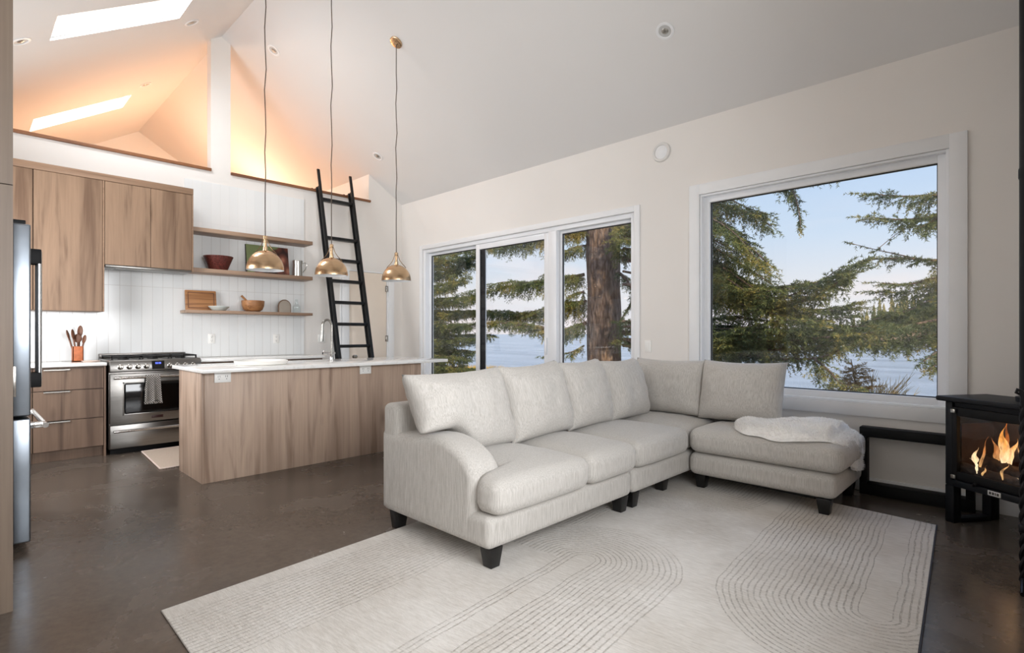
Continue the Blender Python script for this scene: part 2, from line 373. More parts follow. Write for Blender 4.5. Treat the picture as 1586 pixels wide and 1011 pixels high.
# ------------------------------------------------------------------ object helpers
MW = {}
def set_tags(o, label=None, cat=None, group=None, kind=None):
    if label: o['label'] = label
    if cat: o['category'] = cat
    if group: o['group'] = group
    if kind: o['kind'] = kind
    return o
def thing(name, label, cat, loc=(0, 0, 0), rz=0, group=None):
    o = bpy.data.objects.new(name, None); COL.objects.link(o); o.empty_display_size = .1
    o.location = loc; o.rotation_euler = (0, 0, rz)
    MW[o.name] = Matrix.Translation(loc) @ Matrix.Rotation(rz, 4, 'Z')
    return set_tags(o, label, cat, group)
def finish(name, me, mat, parent, sharp, loc):
    for m in (mat if isinstance(mat, (list, tuple)) else [mat]): me.materials.append(MATS[m])
    if sharp is None: pass
    else:
        me.shade_smooth(); me.set_sharp_from_angle(angle=R(sharp))
    o = bpy.data.objects.new(name, me); COL.objects.link(o)
    if parent is not None:
        o.parent = parent; MW[o.name] = MW[parent.name]
    else:
        o.location = loc; MW[o.name] = Matrix.Translation(loc)
    return o
def add(name, bm, mat, parent=None, sharp=38, local=False, loc=(0, 0, 0)):
    "one mesh object; bm is in world coordinates unless local"
    me = bpy.data.meshes.new(name)
    if not local:
        M = MW[parent.name] if parent is not None else Matrix.Translation(loc)
        bm.transform(M.inverted())
    bmesh.ops.recalc_face_normals(bm, faces=bm.faces)
    bm.to_mesh(me); bm.free()
    return finish(name, me, mat, parent, sharp, loc)
def single(name, bm, mat, label, cat, loc, group=None, local=False, sharp=38):
    return set_tags(add(name, bm, mat, None, sharp, local, loc), label, cat, group)
def struct(name, bm, mat, parent=None, sharp=38, loc=(0, 0, 0)):
    o = add(name, bm, mat, parent, sharp, False, loc)
    if parent is None: o['kind'] = 'structure'
    return o
def clone(root, loc=None, rz=None, label=None, group=None):
    c = root.copy(); COL.objects.link(c)
    if loc is not None: c.location = loc
    if rz is not None: c.rotation_euler = (0, 0, rz)
    if label: c['label'] = label
    if group: c['group'] = group
    for ch in root.children:
        d = ch.copy(); COL.objects.link(d); d.parent = c
        for g in ch.children:
            e = g.copy(); COL.objects.link(e); e.parent = d
    return c
def B(): return bmesh.new()
def merge(bm, t):
    me = bpy.data.meshes.new('tmp'); t.to_mesh(me); t.free(); bm.from_mesh(me); bpy.data.meshes.remove(me)
def box(bm, x0, x1, y0, y1, z0, z1, bev=0, seg=2, M=None):
    t = bmesh.new()
    x0, x1 = sorted((x0, x1)); y0, y1 = sorted((y0, y1)); z0, z1 = sorted((z0, z1))
    vs = [t.verts.new((x, y, z)) for z in (z0, z1) for x, y in ((x0, y0), (x1, y0), (x1, y1), (x0, y1))]
    for f in ((3, 2, 1, 0), (4, 5, 6, 7), (0, 1, 5, 4), (1, 2, 6, 5), (2, 3, 7, 6), (3, 0, 4, 7)): t.faces.new([vs[i] for i in f])
    if bev: bmesh.ops.bevel(t, geom=list(t.edges), offset=bev, segments=seg, profile=.5, affect='EDGES')
    if M is not None: t.transform(M)
    merge(bm, t); return bm
def tube(bm, pts, r, n=10, caps=True):
    "sweep a circle along points; r number or list"
    P = [Vector(p) for p in pts]; rs = r if isinstance(r, (list, tuple)) else [r] * len(P)
    T = []
    for i in range(len(P)):
        a = P[max(0, i - 1)]; b = P[min(len(P) - 1, i + 1)]; T.append((b - a).normalized())
    up = Vector((0, 0, 1)) if abs(T[0].z) < .9 else Vector((1, 0, 0))
    u = T[0].cross(up).normalized(); rings = []
    for i, p in enumerate(P):
        u = (u - T[i] * u.dot(T[i])).normalized(); v = T[i].cross(u)
        rings.append([bm.verts.new(p + (u * math.cos(2 * math.pi * k / n) + v * math.sin(2 * math.pi * k / n)) * rs[i]) for k in range(n)])
    for a, b in zip(rings, rings[1:]):
        for k in range(n): bm.faces.new((a[k], a[(k + 1) % n], b[(k + 1) % n], b[k]))
    if caps: bm.faces.new(rings[0][::-1]); bm.faces.new(rings[-1])
    return bm
def cyl(bm, p0, p1, r, r1=None, n=20): return tube(bm, [p0, p1], [r, r if r1 is None else r1], n)
def lathe(bm, prof, c=(0, 0, 0), n=36, M=None):
    t = bmesh.new(); rings = []
    for r, z in prof:
        if r < 1e-5: rings.append([t.verts.new((0, 0, z))])
        else: rings.append([t.verts.new((r * math.cos(2 * math.pi * k / n), r * math.sin(2 * math.pi * k / n), z)) for k in range(n)])
    for a, b in zip(rings, rings[1:]):
        for k in range(n):
            k2 = (k + 1) % n
            if len(a) == 1 and len(b) == 1: continue
            if len(a) == 1: t.faces.new((a[0], b[k2], b[k]))
            elif len(b) == 1: t.faces.new((a[k], a[k2], b[0]))
            else: t.faces.new((a[k], a[k2], b[k2], b[k]))
    t.transform(M if M is not None else Matrix.Translation(c)); merge(bm, t); return bm
def prism(bm, poly, axis, a, b, bev=0, seg=3):
    "extrude a 2D outline; axis X: poly=(y,z), Y: poly=(x,z), Z: poly=(x,y)"
    t = bmesh.new()
    f = {'X': lambda p, d: (d, p[0], p[1]), 'Y': lambda p, d: (p[0], d, p[1]), 'Z': lambda p, d: (p[0], p[1], d)}[axis]
    va = [t.verts.new(f(p, a)) for p in poly]; vb = [t.verts.new(f(p, b)) for p in poly]; n = len(poly)
    fa = t.faces.new(va[::-1]); fb = t.faces.new(vb)
    for i in range(n): t.faces.new((va[i], va[(i + 1) % n], vb[(i + 1) % n], vb[i]))
    bmesh.ops.recalc_face_normals(t, faces=t.faces)
    if bev: bmesh.ops.bevel(t, geom=[e for e in t.edges if e in set(fa.edges) | set(fb.edges)], offset=bev, segments=seg, profile=.5, affect='EDGES')
    merge(bm, t); return bm
def rbox(sx, sy, sz, r, n=14, deform=None):
    "soft rounded box centred on the origin, fine enough to be deformed"
    t = bmesh.new()
    def coords(h):
        k = [-h, -h + r * .12, -h + r * .35, -h + r * .7, -h + r]
        m = [(-h + r) + (2 * h - 2 * r) * i / n for i in range(1, n)]
        return k + m + [-x for x in k[::-1]]
    cx, cy, cz = coords(sx / 2), coords(sy / 2), coords(sz / 2); h = (sx / 2, sy / 2, sz / 2); V = {}
    def vert(p):
        key = tuple(round(x, 5) for x in p)
        if key not in V:
            q = Vector([max(-h[i] + r, min(h[i] - r, p[i])) for i in range(3)]); d = Vector(p) - q
            V[key] = t.verts.new(q + d.normalized() * r if d.length > 1e-7 else q)
        return V[key]
    def grid(A, C, mk):
        for i in range(len(A) - 1):
            for j in range(len(C) - 1):
                try: t.faces.new((vert(mk(A[i], C[j])), vert(mk(A[i + 1], C[j])), vert(mk(A[i + 1], C[j + 1])), vert(mk(A[i], C[j + 1]))))
                except ValueError: pass
    for s in (-1, 1):
        grid(cx, cy, lambda a, b: (a, b, s * h[2])); grid(cx, cz, lambda a, b: (a, s * h[1], b)); grid(cy, cz, lambda a, b: (s * h[0], a, b))
    bmesh.ops.recalc_face_normals(t, faces=t.faces)
    if deform:
        for v in t.verts: v.co = deform(v.co.copy())
    return t
def sstep(a, b, x):
    t = max(0, min(1, (x - a) / (b - a))); return t * t * (3 - 2 * t)
def numpy_mesh(name, V, F, mat, parent=None, loc=(0, 0, 0)):
    "big triangle or quad mesh from arrays (world coordinates)"
    off = MW[parent.name].translation if parent is not None else Vector(loc)
    V = np.asarray(V, np.float32) - np.array(off, np.float32); F = np.asarray(F, np.int32); k = F.shape[1]
    me = bpy.data.meshes.new(name); me.vertices.add(len(V)); me.vertices.foreach_set('co', V.ravel())
    me.loops.add(F.size); me.loops.foreach_set('vertex_index', F.ravel()); me.polygons.add(len(F))
    me.polygons.foreach_set('loop_start', np.arange(0, F.size, k, dtype=np.int32)); me.polygons.foreach_set('loop_total', np.full(len(F), k, np.int32))
    me.update(); me.validate()
    return finish(name, me, mat, parent, None, loc)

# ================================================================== the room
# floor
b = B(); box(b, KX - .14, EX + .15, LY - .15, WY + .15, -.2, 0); struct('floor', b, 'concrete')
# window wall with the two openings
WIN = (-2.235, -.42, .665, 2.492)        # big window opening x0,x1,z0,z1
SLD = (-6.55, -2.93, 0.0, 2.445)         # glazed sliding door opening
b = B(); T = .17
box(b, KX - .14, SLD[0], WY, WY + T, 0, EZ); box(b, SLD[1], WIN[0], WY, WY + T, 0, EZ); box(b, WIN[1], EX + .15, WY, WY + T, 0, EZ)
box(b, SLD[0], SLD[1], WY, WY + T, SLD[3], EZ); box(b, WIN[0], WIN[1], WY, WY + T, 0, WIN[2]); box(b, WIN[0], WIN[1], WY, WY + T, WIN[3], EZ)
struct('wall_right', b, 'wall_paint')
# kitchen wall: up to the loft cap, with the gable piece at its right end and a door opening
DOOR = (3.905, 4.57, 2.125); CAP = 3.15; LW = 4.24
b = B()
prism(b, [(LY, 0), (DOOR[0], 0), (DOOR[0], CAP), (LY, CAP)], 'X', KX - .14, KX)
prism(b, [(DOOR[0], DOOR[2]), (DOOR[1], DOOR[2]), (DOOR[1], CAP), (DOOR[0], CAP)], 'X', KX - .14, KX)
prism(b, [(DOOR[1], 0), (WY, 0), (WY, CAP), (DOOR[1], CAP)], 'X', KX - .14, KX)
prism(b, [(LW, CAP), (WY, CAP), (WY, EZ), (LW, zr(LW))], 'X', KX - .14, KX)
struct('wall_back', b, 'wall_paint')
# post under the ridge between the two loft openings
b = B(); prism(b, [(2.10, CAP), (2.32, CAP), (2.32, zr(2.32)), (RY, RZ), (2.10, zl(2.10))], 'X', KX - .14, KX); struct('trim_1', b, 'wall_paint')
# the other walls
b = B(); box(b, LOFTX, EX + .15, LY - .15, LY, 0, zl(LY)); struct('wall_left', b, 'wall_paint')
b = B(); prism(b, [(LY, 0), (WY, 0), (WY, EZ), (RY, RZ), (LY, zl(LY))], 'X', EX, EX + .15); struct('wall_front', b, 'wall_paint')
# loft: floor, knee wall, gable
b = B(); box(b, LOFTX, KX - .14, LY, LW, 2.70, 2.86); struct('floor.001', b, 'board_wood')
b = B(); prism(b, [(LW, 2.86), (LW + .12, 2.86), (LW + .12, zr(LW + .12)), (LW, zr(LW))], 'X', LOFTX, KX - .14); struct('wall_right.001', b, 'wall_paint')
b = B(); prism(b, [(LY, 2.70), (LW, 2.70), (LW, zr(LW)), (RY, RZ), (LY, zl(LY))], 'X', LOFTX - .15, LOFTX); struct('wall_back.001', b, 'wall_paint')
# ceilings: two slopes; the far one has the skylight shafts cut through
def slope_slab(name, yA, yB, zf, holes):
    xs = sorted({LOFTX - .15, EX + .15} | {h[0] for h in holes} | {h[1] for h in holes}); ys = sorted({yA, yB} | {h[2] for h in holes} | {h[3] for h in holes})
    b = B(); th = .24
    for i in range(len(xs) - 1):
        for j in range(len(ys) - 1):
            xm, ym = (xs[i] + xs[i + 1]) / 2, (ys[j] + ys[j + 1]) / 2
            if any(h[0] < xm < h[1] and h[2] < ym < h[3] for h in holes): continue
            prism(b, [(ys[j], zf(ys[j])), (ys[j + 1], zf(ys[j + 1])), (ys[j + 1], zf(ys[j + 1]) + th), (ys[j], zf(ys[j]) + th)], 'X', xs[i], xs[i + 1])
    bmesh.ops.remove_doubles(b, verts=b.verts, dist=1e-5)
    struct(name, b, 'ceiling_paint', sharp=None)
slope_slab('ceiling', RY, WY + .17, zr, [])
slope_slab('ceiling.001', LY - .15, RY, zl, SKYL)
for i, (x0, x1, y0, y1) in enumerate(SKYL):
    b = B(); w = .012
    for (a, c, d, e) in ((x0, x0 + w, y0, y1), (x1 - w, x1, y0, y1), (x0 + w, x1 - w, y0, y0 + w), (x0 + w, x1 - w, y1 - w, y1)):
        prism(b, [(d, zl(d) + .03), (e, zl(e) + .03), (e, zl(e) + .08), (d, zl(d) + .08)], 'X', a, c)
    f = struct('window_%d' % (3 + i), b, 'vinyl_white')
    b = B(); d, e = y0 + w, y1 - w
    prism(b, [(d, zl(d) + .04), (e, zl(e) + .04), (e, zl(e) + .05), (d, zl(d) + .05)], 'X', x0 + w, x1 - w); add('pane', b, 'pane_glass', f)
# loft cap boards
for i, (y0, y1) in enumerate(((LY, 2.10), (2.32, LW + .02))):
    b = B(); box(b, KX - .16, KX + .03, y0, y1, CAP, CAP + .032, .004); struct('trim_%d' % (2 + i), b, 'loft_cap')
# baseboards
b = B(); box(b, SLD[1] + .1, EX, WY - .016, WY, 0, .105, .003); struct('baseboard_right', b, 'trim_white')
b = B(); box(b, EX - .016, EX, LY, WY - .016, 0, .105, .003); struct('baseboard_front', b, 'trim_white')
b = B(); box(b, KX, KX + .016, 3.27, 3.80, 0, .105, .003); struct('baseboard_back', b, 'trim_white')
# casings
def casing(name, x0, x1, z0, z1, w, bottom):
    b = B(); d = .02
    box(b, x0 - w, x0, WY - d, WY, z0 - (w if bottom else 0), z1 + w, .002); box(b, x1, x1 + w, WY - d, WY, z0 - (w if bottom else 0), z1 + w, .002)
    box(b, x0, x1, WY - d, WY, z1, z1 + w, .002)
    if bottom: box(b, x0, x1, WY - d, WY, z0 - w, z0, .002)
    struct(name, b, 'trim_white')
casing('trim_4', WIN[0], WIN[1], WIN[2], WIN[3], .098, True)
casing('trim_5', SLD[0], SLD[1], SLD[2], SLD[3], .062, False)

def rim(b, x0, x1, z0, z1, w, y0, y1, bev=.003):
    box(b, x0, x0 + w, y0, y1, z0, z1, bev); box(b, x1 - w, x1, y0, y1, z0, z1, bev)
    box(b, x0 + w, x1 - w, y0, y1, z0, z0 + w, bev); box(b, x0 + w, x1 - w, y0, y1, z1 - w, z1, bev)
# picture window
x0, x1, z0, z1 = WIN
b = B(); rim(b, x0 + .001, x1 - .001, z0 + .001, z1 - .001, .018, WY - .004, WY + .10); rim(b, x0 + .018, x1 - .018, z0 + .018, z1 - .018, .052, WY + .05, WY + .12)
f = struct('window_1', b, 'vinyl_white')
b = B(); rim(b, x0 + .07, x1 - .07, z0 + .07, z1 - .07, .007, WY + .078, WY + .1, 0); add('gasket', b, 'black_gasket', f)
b = B(); box(b, x0 + .076, x1 - .076, WY + .086, WY + .092, z0 + .076, z1 - .076); add('pane', b, 'pane_glass', f)
# sliding door unit: fixed light, sliding leaf, fixed light
x0, x1, z0, z1 = SLD
b = B(); rim(b, x0 + .001, x1 - .001, z0 + .002, z1 - .001, .05, WY + .01, WY + .15); box(b, -4.10, -3.98, WY + .01, WY + .15, z0 + .05, z1 - .05, .003)
f = struct('door_1', b, 'vinyl_white')
def light(par, a, c, w, y, nm, yy=.05, top=None):
    b = B(); rim(b, a, c, .053, (top or z1 - .053), w, y, y + yy); l = add(nm, b, 'vinyl_white', par)
    b = B(); t = top or z1 - .053
    rim(b, a + w, c - w, .053 + w, t - w, .010, y + .015, y + .03, 0); add('gasket', b, 'black_gasket', l)
    b = B(); box(b, a + w + .008, c - w - .008, y + .02, y + .025, .061 + w, t - w - .008); add('pane', b, 'pane_glass', l)
    return l
light(f, x0 + .052, -5.30, .035, WY + .085, 'fixed_sash')
sl = light(f, -5.39, -4.105, .07, WY + .022, 'sliding_sash')
b = B(); box(b, -4.155, -4.125, WY + .0, WY + .021, .95, 1.15, .006); add('handle', b, 'vinyl_white', sl)
b = B(); box(b, -5.318, -5.235, WY + .046, WY + .058, .125, SLD[3] - .125); add('dark_gap_strip', b, 'black_gasket', sl)  # black strip drawn for the dark gap beside the sliding glass
light(f, -3.975, x1 - .052, .030, WY + .07, 'fixed_sash')
# inside door beside the kitchen with its casing
b = B(); d = .02
box(b, KX, KX + d, DOOR[0] - .10, DOOR[0], 0, DOOR[2] + .0, .003); box(b, KX, KX + d, DOOR[1], DOOR[1] + .10, 0, DOOR[2], .003)
box(b, KX - .14, KX, DOOR[0], DOOR[0] + .018, 0, DOOR[2] - .018); box(b, KX - .14, KX, DOOR[1] - .018, DOOR[1], 0, DOOR[2] - .018); box(b, KX - .14, KX, DOOR[0], DOOR[1], DOOR[2] - .018, DOOR[2])
struct('trim_6', b, 'trim_white')
b = B(); box(b, KX - .045, KX - .004, DOOR[0] + .022, DOOR[1] - .026, .01, DOOR[2] - .022, .003); f = struct('door_2', b, 'door_paint')
for z in (.35, 1.12, 1.88):
    b = B(); box(b, KX - .006, KX + .004, DOOR[1] - .045, DOOR[1] + .0, z - .045, z + .045, .002); cyl(b, (KX + .006, DOOR[1] - .022, z - .05), (KX + .006, DOOR[1] - .022, z + .05), .007, n=10); add('hinge', b, 'nickel', f)
b = B(); lathe(b, [(0, .0), (.026, 0), (.026, .008), (.01, .012), (.01, .03), (.026, .045), (.027, .06), (0, .068)], n=20, M=Matrix.Translation((KX - .004, DOOR[0] + .09, .86)) @ Matrix.Rotation(R(90), 4, 'Y')); add('door_knob', b, 'nickel', f)
# tiled splashback and the corner strip of the tiled wall
b = B(); box(b, KX, KX + .010, -.1, 3.245, .916, 2.40); struct('trim_7', b, 'tile_white')
b = B(); box(b, KX, KX + .010, 1.816, 3.245, 2.401, 3.01); struct('trim_9', b, 'tile_upper')
b = B(); box(b, KX, KX + .012, 3.775, 3.80, .105, 2.0, .001); struct('trim_8', b, 'trim_white')
# unseen blind panels added behind the fill lamps, passing for windows
b = B(); rim(b, 0, 0, 0, 0, 0, 0, 0, 0) if False else box(b, EX - .012, EX - .002, -.05, 2.35, .95, 2.55); struct('window_5', b, 'added_blind_white')
b = B(); box(b, -6.32, -4.98, LY + .002, LY + .012, 1.05, 2.45); struct('window_6', b, 'added_blind_white')

# ------------------------------------------------------------------ ceiling and wall fittings
def downlight(name_label, p, nrm, lit=False):
    M = Matrix.Translation(p) @ Vector(nrm).to_track_quat('Z', 'Y').to_matrix().to_4x4()
    t = thing('recessed_light', name_label, 'light', p, 0, 'recessed ceiling lights')
    b = B(); lathe(b, [(.052, .001), (.075, .001), (.075, .006), (.058, .008), (.052, .004)], n=28, M=M); add('trim_ring', b, 'trim_white', t)
    b = B(); lathe(b, [(.052, .004), (.05, .002), (.035, .001), (0, .001)], n=28, M=M); add('reflector', b, 'speaker_grey', t)
    b = B(); lathe(b, [(0, .010), (.018, .008), (.028, .002)], n=20, M=M); add('bulb', b, 'pewter', t)
NRr = (0, -SL, -1); NLr = (0, SL, -1)
def on_ceiling(px, py, side):
    r = (px - CXP) / FPX; u = (CYP - py) / FPX; dx, dy = -SA + r * CA, CA + r * SA
    t = ((EZ + SL * WY - EYE) / (u + SL * dy)) if side > 0 else ((RZ - SL * RY - EYE) / (u - SL * dy))
    return (dx * t, dy * t, EYE + u * t)
downlight('round recessed light in the grey slope above the wall speaker', on_ceiling(1030, 48, 1), NRr)
downlight('small recessed light in the ceiling just left of the third pendant cord', on_ceiling(585, 242, 1), NRr)
downlight('small recessed light in the ceiling beside the first pendant cord', on_ceiling(424, 78, 1), NRr)
downlight('recessed light at the far left under the large skylight', on_ceiling(32, 64, -1), NLr)
downlight('recessed light to the right of the large skylight', on_ceiling(297, 35, -1), NLr)
downlight('recessed light in the warm loft ceiling right of the small skylight', on_ceiling(225, 131, -1), NLr)
p = (-2.626, WY, 2.983)
t = thing('wall_speaker', 'round white flush speaker high on the wall between the windows', 'speaker', p)
M = Matrix.Translation(p) @ Matrix.Rotation(R(90), 4, 'X')
b = B(); lathe(b, [(.066, .012), (.07, .022), (.09, .02), (.096, .008), (.096, .001), (.066, .001)], n=40, M=M); add('rim', b, 'speaker_white', t)
b = B(); lathe(b, [(0, .034), (.03, .030), (.05, .020), (.066, .012), (.066, .001)], n=40, M=M); add('dome', b, 'trim_white', t)
b = B(); box(b, -2.815, -2.74, WY - .007, WY - .0005, 1.01, 1.13, .003)
t = thing('light_switch', 'white light switch on the wall between the glass door and the large window', 'switch', (-2.777, WY, 1.07)); add('plate', b, 'outlet_white', t)
b = B(); box(b, -2.793, -2.762, WY - .011, WY - .006, 1.035, 1.105, .002); add('rocker', b, 'outlet_white', t)
def outlet(label, y, z, x, w=.075, h=.115, rows=((0, .025), (0, -.025)), nx=1):
    t = thing('wall_outlet', label, 'outlet', (x, y, z), 0, 'white power outlets')
    b = B(); box(b, x, x + .007, y - w / 2, y + w / 2, z - h / 2, z + h / 2, .003); add('plate', b, 'outlet_white', t)
    for dy, dz in rows:
        b = B(); box(b, x + .006, x + .0095, y + dy - .017, y + dy + .017, z + dz - .019, z + dz + .019, .003); so = add('socket', b, 'outlet_white', t)
        b = B()
        for q in (-.007, .007): box(b, x + .009, x + .0102, y + dy + q - .0014, y + dy + q + .0014, z + dz - .003, z + dz + .009)
        box(b, x + .009, x + .0102, y + dy - .003, y + dy + .003, z + dz - .013, z + dz - .008); add('slots', b, 'slot_dark', so)
outlet('white outlet on the tiles below the left end of the lowest shelf', 2.102, 1.135, KX + .010)
outlet('white outlet on the tiles below the right half of the lowest shelf', 2.869, 1.13, KX + .010)
outlet('white outlet on the plain wall right of the tiles behind the faucet', 3.50, 1.125, KX, .115)

# ================================================================== kitchen
CFX = -6.52     # face of the base cabinets
UFX = -6.74     # face of the wall cabinets
CT = .915       # worktop height
WX = KX + .012
# wall cabinets
def front(name, par, mat, x, y0, y1, z0, z1, th=.02, gap=.0018):
    b = B(); box(b, x - th, x, y0 + gap, y1 - gap, z0 + gap, z1 - gap, .0015, 1); return add(name, b, mat, par)
t = thing('wall_cabinet', 'tall oak wall cabinet left of the hood above the utensil crock', 'cabinet', (KX, .70, 1.42), 0, 'oak wall cabinets')
b = B(); box(b, WX, UFX - .021, .472, 1.012, 1.42, 2.745); box(b, UFX - .021, UFX, .998, 1.012, 1.42, 2.745); add('body', b, 'oak_fascia', t); front('door', t, 'oak_upper', UFX, .475, .997, 1.42, 2.745)
t = thing('wall_cabinet', 'narrow-looking oak wall cabinet at the far left, partly hidden by the pantry cabinet', 'cabinet', (KX, .2, 1.42), 0, 'oak wall cabinets')
b = B(); box(b, WX, UFX - .021, -.06, .470, 1.42, 2.745); add('body', b, 'oak_fascia', t); front('door', t, 'oak_upper', UFX, -.06, .470, 1.42, 2.745)
t = thing('wall_cabinet', 'two-door oak wall cabinet over the range with the hood in its base', 'cabinet', (KX, 1.4, 1.89), 0, 'oak wall cabinets')
b = B(); box(b, WX, UFX - .021, 1.014, 1.80, 1.90, 2.745); box(b, UFX - .021, UFX, 1.80, 1.814, 1.885, 2.745); box(b, WX, UFX - .021, 1.80, 1.814, 1.885, 2.745); add('body', b, 'oak_fascia', t)
front('door', t, 'oak_upper', UFX, 1.016, 1.410, 1.90, 2.745); front('door', t, 'oak_upper', UFX, 1.410, 1.799, 1.90, 2.745)
b = B(); box(b, WX + .02, UFX + .004, 1.02, 1.795, 1.876, 1.8995, .004); add('hood_insert', b, 'steel', t)
b = B(); box(b, -7.0, -6.83, 1.12, 1.70, 1.873, 1.8765); add('filter', b, 'steel_dark', t)
b = B(); box(b, WX, UFX + .004, -.06, 1.814, 2.747, 2.815, .002); single('cabinet_fascia', b, 'oak_fascia', 'long oak top board running over the wall cabinets', 'fascia', (KX, .8, 2.747))
# shelves
SX = KX + .29
b = B(); box(b, KX + .011, SX, 1.816, 3.235, 2.362, 2.408, .002); single('wall_shelf', b, 'oak_shelf', 'topmost empty oak wall shelf over the picture and pitcher', 'shelf', (KX, 2.5, 2.36), 'oak wall shelves')
b = B(); box(b, KX + .011, SX, 1.816, 3.235, 1.898, 1.945, .002); single('wall_shelf', b, 'oak_shelf', 'middle oak wall shelf holding the dark red bowl and pitcher', 'shelf', (KX, 2.5, 1.9), 'oak wall shelves')
b = B(); box(b, KX + .011, SX, 1.772, 3.235, 1.432, 1.466, .002); single('wall_shelf', b, 'oak_shelf', 'lowest oak wall shelf holding the cutting board and wooden bowl', 'shelf', (KX, 2.5, 1.43), 'oak wall shelves')
# base cabinets, left run with three drawers
def drawer_cab(label, y0, y1, filler):
    t = thing('drawer_cabinet', label, 'cabinet', (KX, (y0 + y1) / 2, 0), 0, 'oak base cabinets')
    b = B(); box(b, WX, CFX - .021, y0, y1, .10, CT - .032); 
    if filler: box(b, WX, CFX, y1 - .016, y1, .0, CT - .032)
    add('body', b, 'oak_lower', t)
    b = B(); box(b, WX, CFX - .07, y0, y1 - (.017 if filler else 0), 0, .0995); add('toe_kick', b, 'oak_lower', t)
    ye = y1 - (.018 if filler else .0)
    for z0, z1 in ((.665, .865), (.385, .660), (.105, .380)):
        d = front('drawer', t, 'oak_lower', CFX, y0, ye, z0, z1)
        hy0 = y0 + (ye - y0) * .14; hy1 = hy0 + .19
        b = B(); box(b, CFX - .015, CFX + .014, hy0, hy1, z1 - .002, z1 + .0015); box(b, CFX + .010, CFX + .014, hy0, hy1, z1 - .012, z1 + .0015); add('edge_pull', b, 'nickel', d)
drawer_cab('oak cabinet with three drawers left of the range', .455, .992, True)
drawer_cab('oak drawer cabinet in the corner behind the fridge', -.06, .452, False)
drawer_cab('oak drawer cabinet right of the range behind the island', 1.83, 2.53, False)
drawer_cab('oak drawer cabinet under the right end of the back worktop', 2.533, 3.235, False)
b = B(); box(b, WX, CFX + .025, -.06, .996, CT - .031, CT, .004); single('worktop', b, 'quartz', 'white stone worktop left of the range under the crock', 'worktop', (KX, .5, .884))
b = B(); box(b, WX, CFX + .025, 1.824, 3.25, CT - .031, CT, .004); single('worktop', b, 'quartz', 'white stone worktop along the tiles right of the range', 'worktop', (KX, 2.5, .884))

# range
RYc, RW = 1.41, .80; RF = -6.505
t = thing('gas_range', 'stainless steel gas range with eight knobs and a towel on its handle', 'range', (KX + .33, RYc, 0))
y0, y1 = RYc - RW / 2, RYc + RW / 2
b = B(); box(b, WX + .02, RF, y0, y1, .055, .905, .004); add('body', b, 'steel_dark', t)
b = B(); box(b, WX + .02, RF - .05, y0 + .02, y1 - .02, .0, .054); add('plinth', b, 'black_metal', t)
b = B(); box(b, RF + .001, RF + .045, y0 + .004, y1 - .004, .305, .80, .006); d = add('oven_door', b, 'steel', t)
b = B(); box(b, RF + .046, RF + .049, y0 + .12, y1 - .12, .40, .70, .012, 3); add('window', b, 'glass_black', d)
b = B()
rim2 = lambda bb, ya, yb, za, zb, w, xa, xb: (box(bb, xa, xb, ya, ya + w, za, zb, .002), box(bb, xa, xb, yb - w, yb, za, zb, .002), box(bb, xa, xb, ya, yb, za, za + w, .002), box(bb, xa, xb, ya, yb, zb - w, zb, .002))
rim2(b, y0 + .105, y1 - .105, .385, .715, .014, RF + .0455, RF + .051); add('window_rim', b, 'steel', d)
def bar(par, nm, z, xx, ya, yb, mat='chrome'):
    b = B(); cyl(b, (xx, ya, z), (xx, yb, z), .013, n=16)
    for y in (ya + .02, yb - .02): cyl(b, (RF + .044, y, z), (xx, y, z), .009, n=12)
    return add(nm, b, mat, par)
bar(d, 'handle', .762, RF + .088, y0 + .03, y1 - .03)
b = B(); box(b, RF + .046, RF + .049, RYc - .05, RYc + .05, .335, .362, .002); add('badge', b, 'badge_dark', d)
b = B(); box(b, RF + .001, RF + .045, y0 + .004, y1 - .004, .062, .292, .006); d = add('drawer', b, 'steel', t); bar(d, 'handle', .235, RF + .082, y0 + .03, y1 - .03)
Mp = Matrix.Translation((RF + .012, 0, .863)) @ Matrix.Rotation(R(-8), 4, 'Y')
b = B(); box(b, -.02, .05, y0, y1, -.05, .058, .006, M=Mp); pn = add('control_panel', b, 'steel', t)
for k in range(8):
    y = y0 + .085 + (k if k < 4 else k) * .072 + (0 if k < 4 else .135)
    b = B(); lathe(b, [(0, .046), (.014, .046), (.018, .040), (.020, .012), (.026, .008), (.026, .0)], n=24, M=Matrix.Translation((RF + .062, y, .866)) @ Matrix.Rotation(R(82), 4, 'Y'))
    box(b, RF + .085, RF + .112, y - .004, y + .004, .850, .886, .002); add('knob', b, 'nickel', pn)
yd = y0 + .085 + 3.5 * .072 + .066
b = B(); box(b, .05, .053, yd - .055, yd + .055, -.035, .048, M=Mp); add('display', b, 'glass_black', pn)
b = B()
for q in (-.024, -.012, .004, .016): box(b, .053, .0538, yd + q, yd + q + .008, .016, .034, M=Mp)
add('clock_digits', b, 'display_blue', pn)
b = B(); box(b, WX + .02, RF + .03, y0 - .002, y1 + .002, .906, .935, .006); add('cooktop', b, 'steel', t)
b = B(); box(b, WX + .02, WX + .065, y0, y1, .936, .985, .004); 
add('vent_rail', b, 'steel_dark', t)
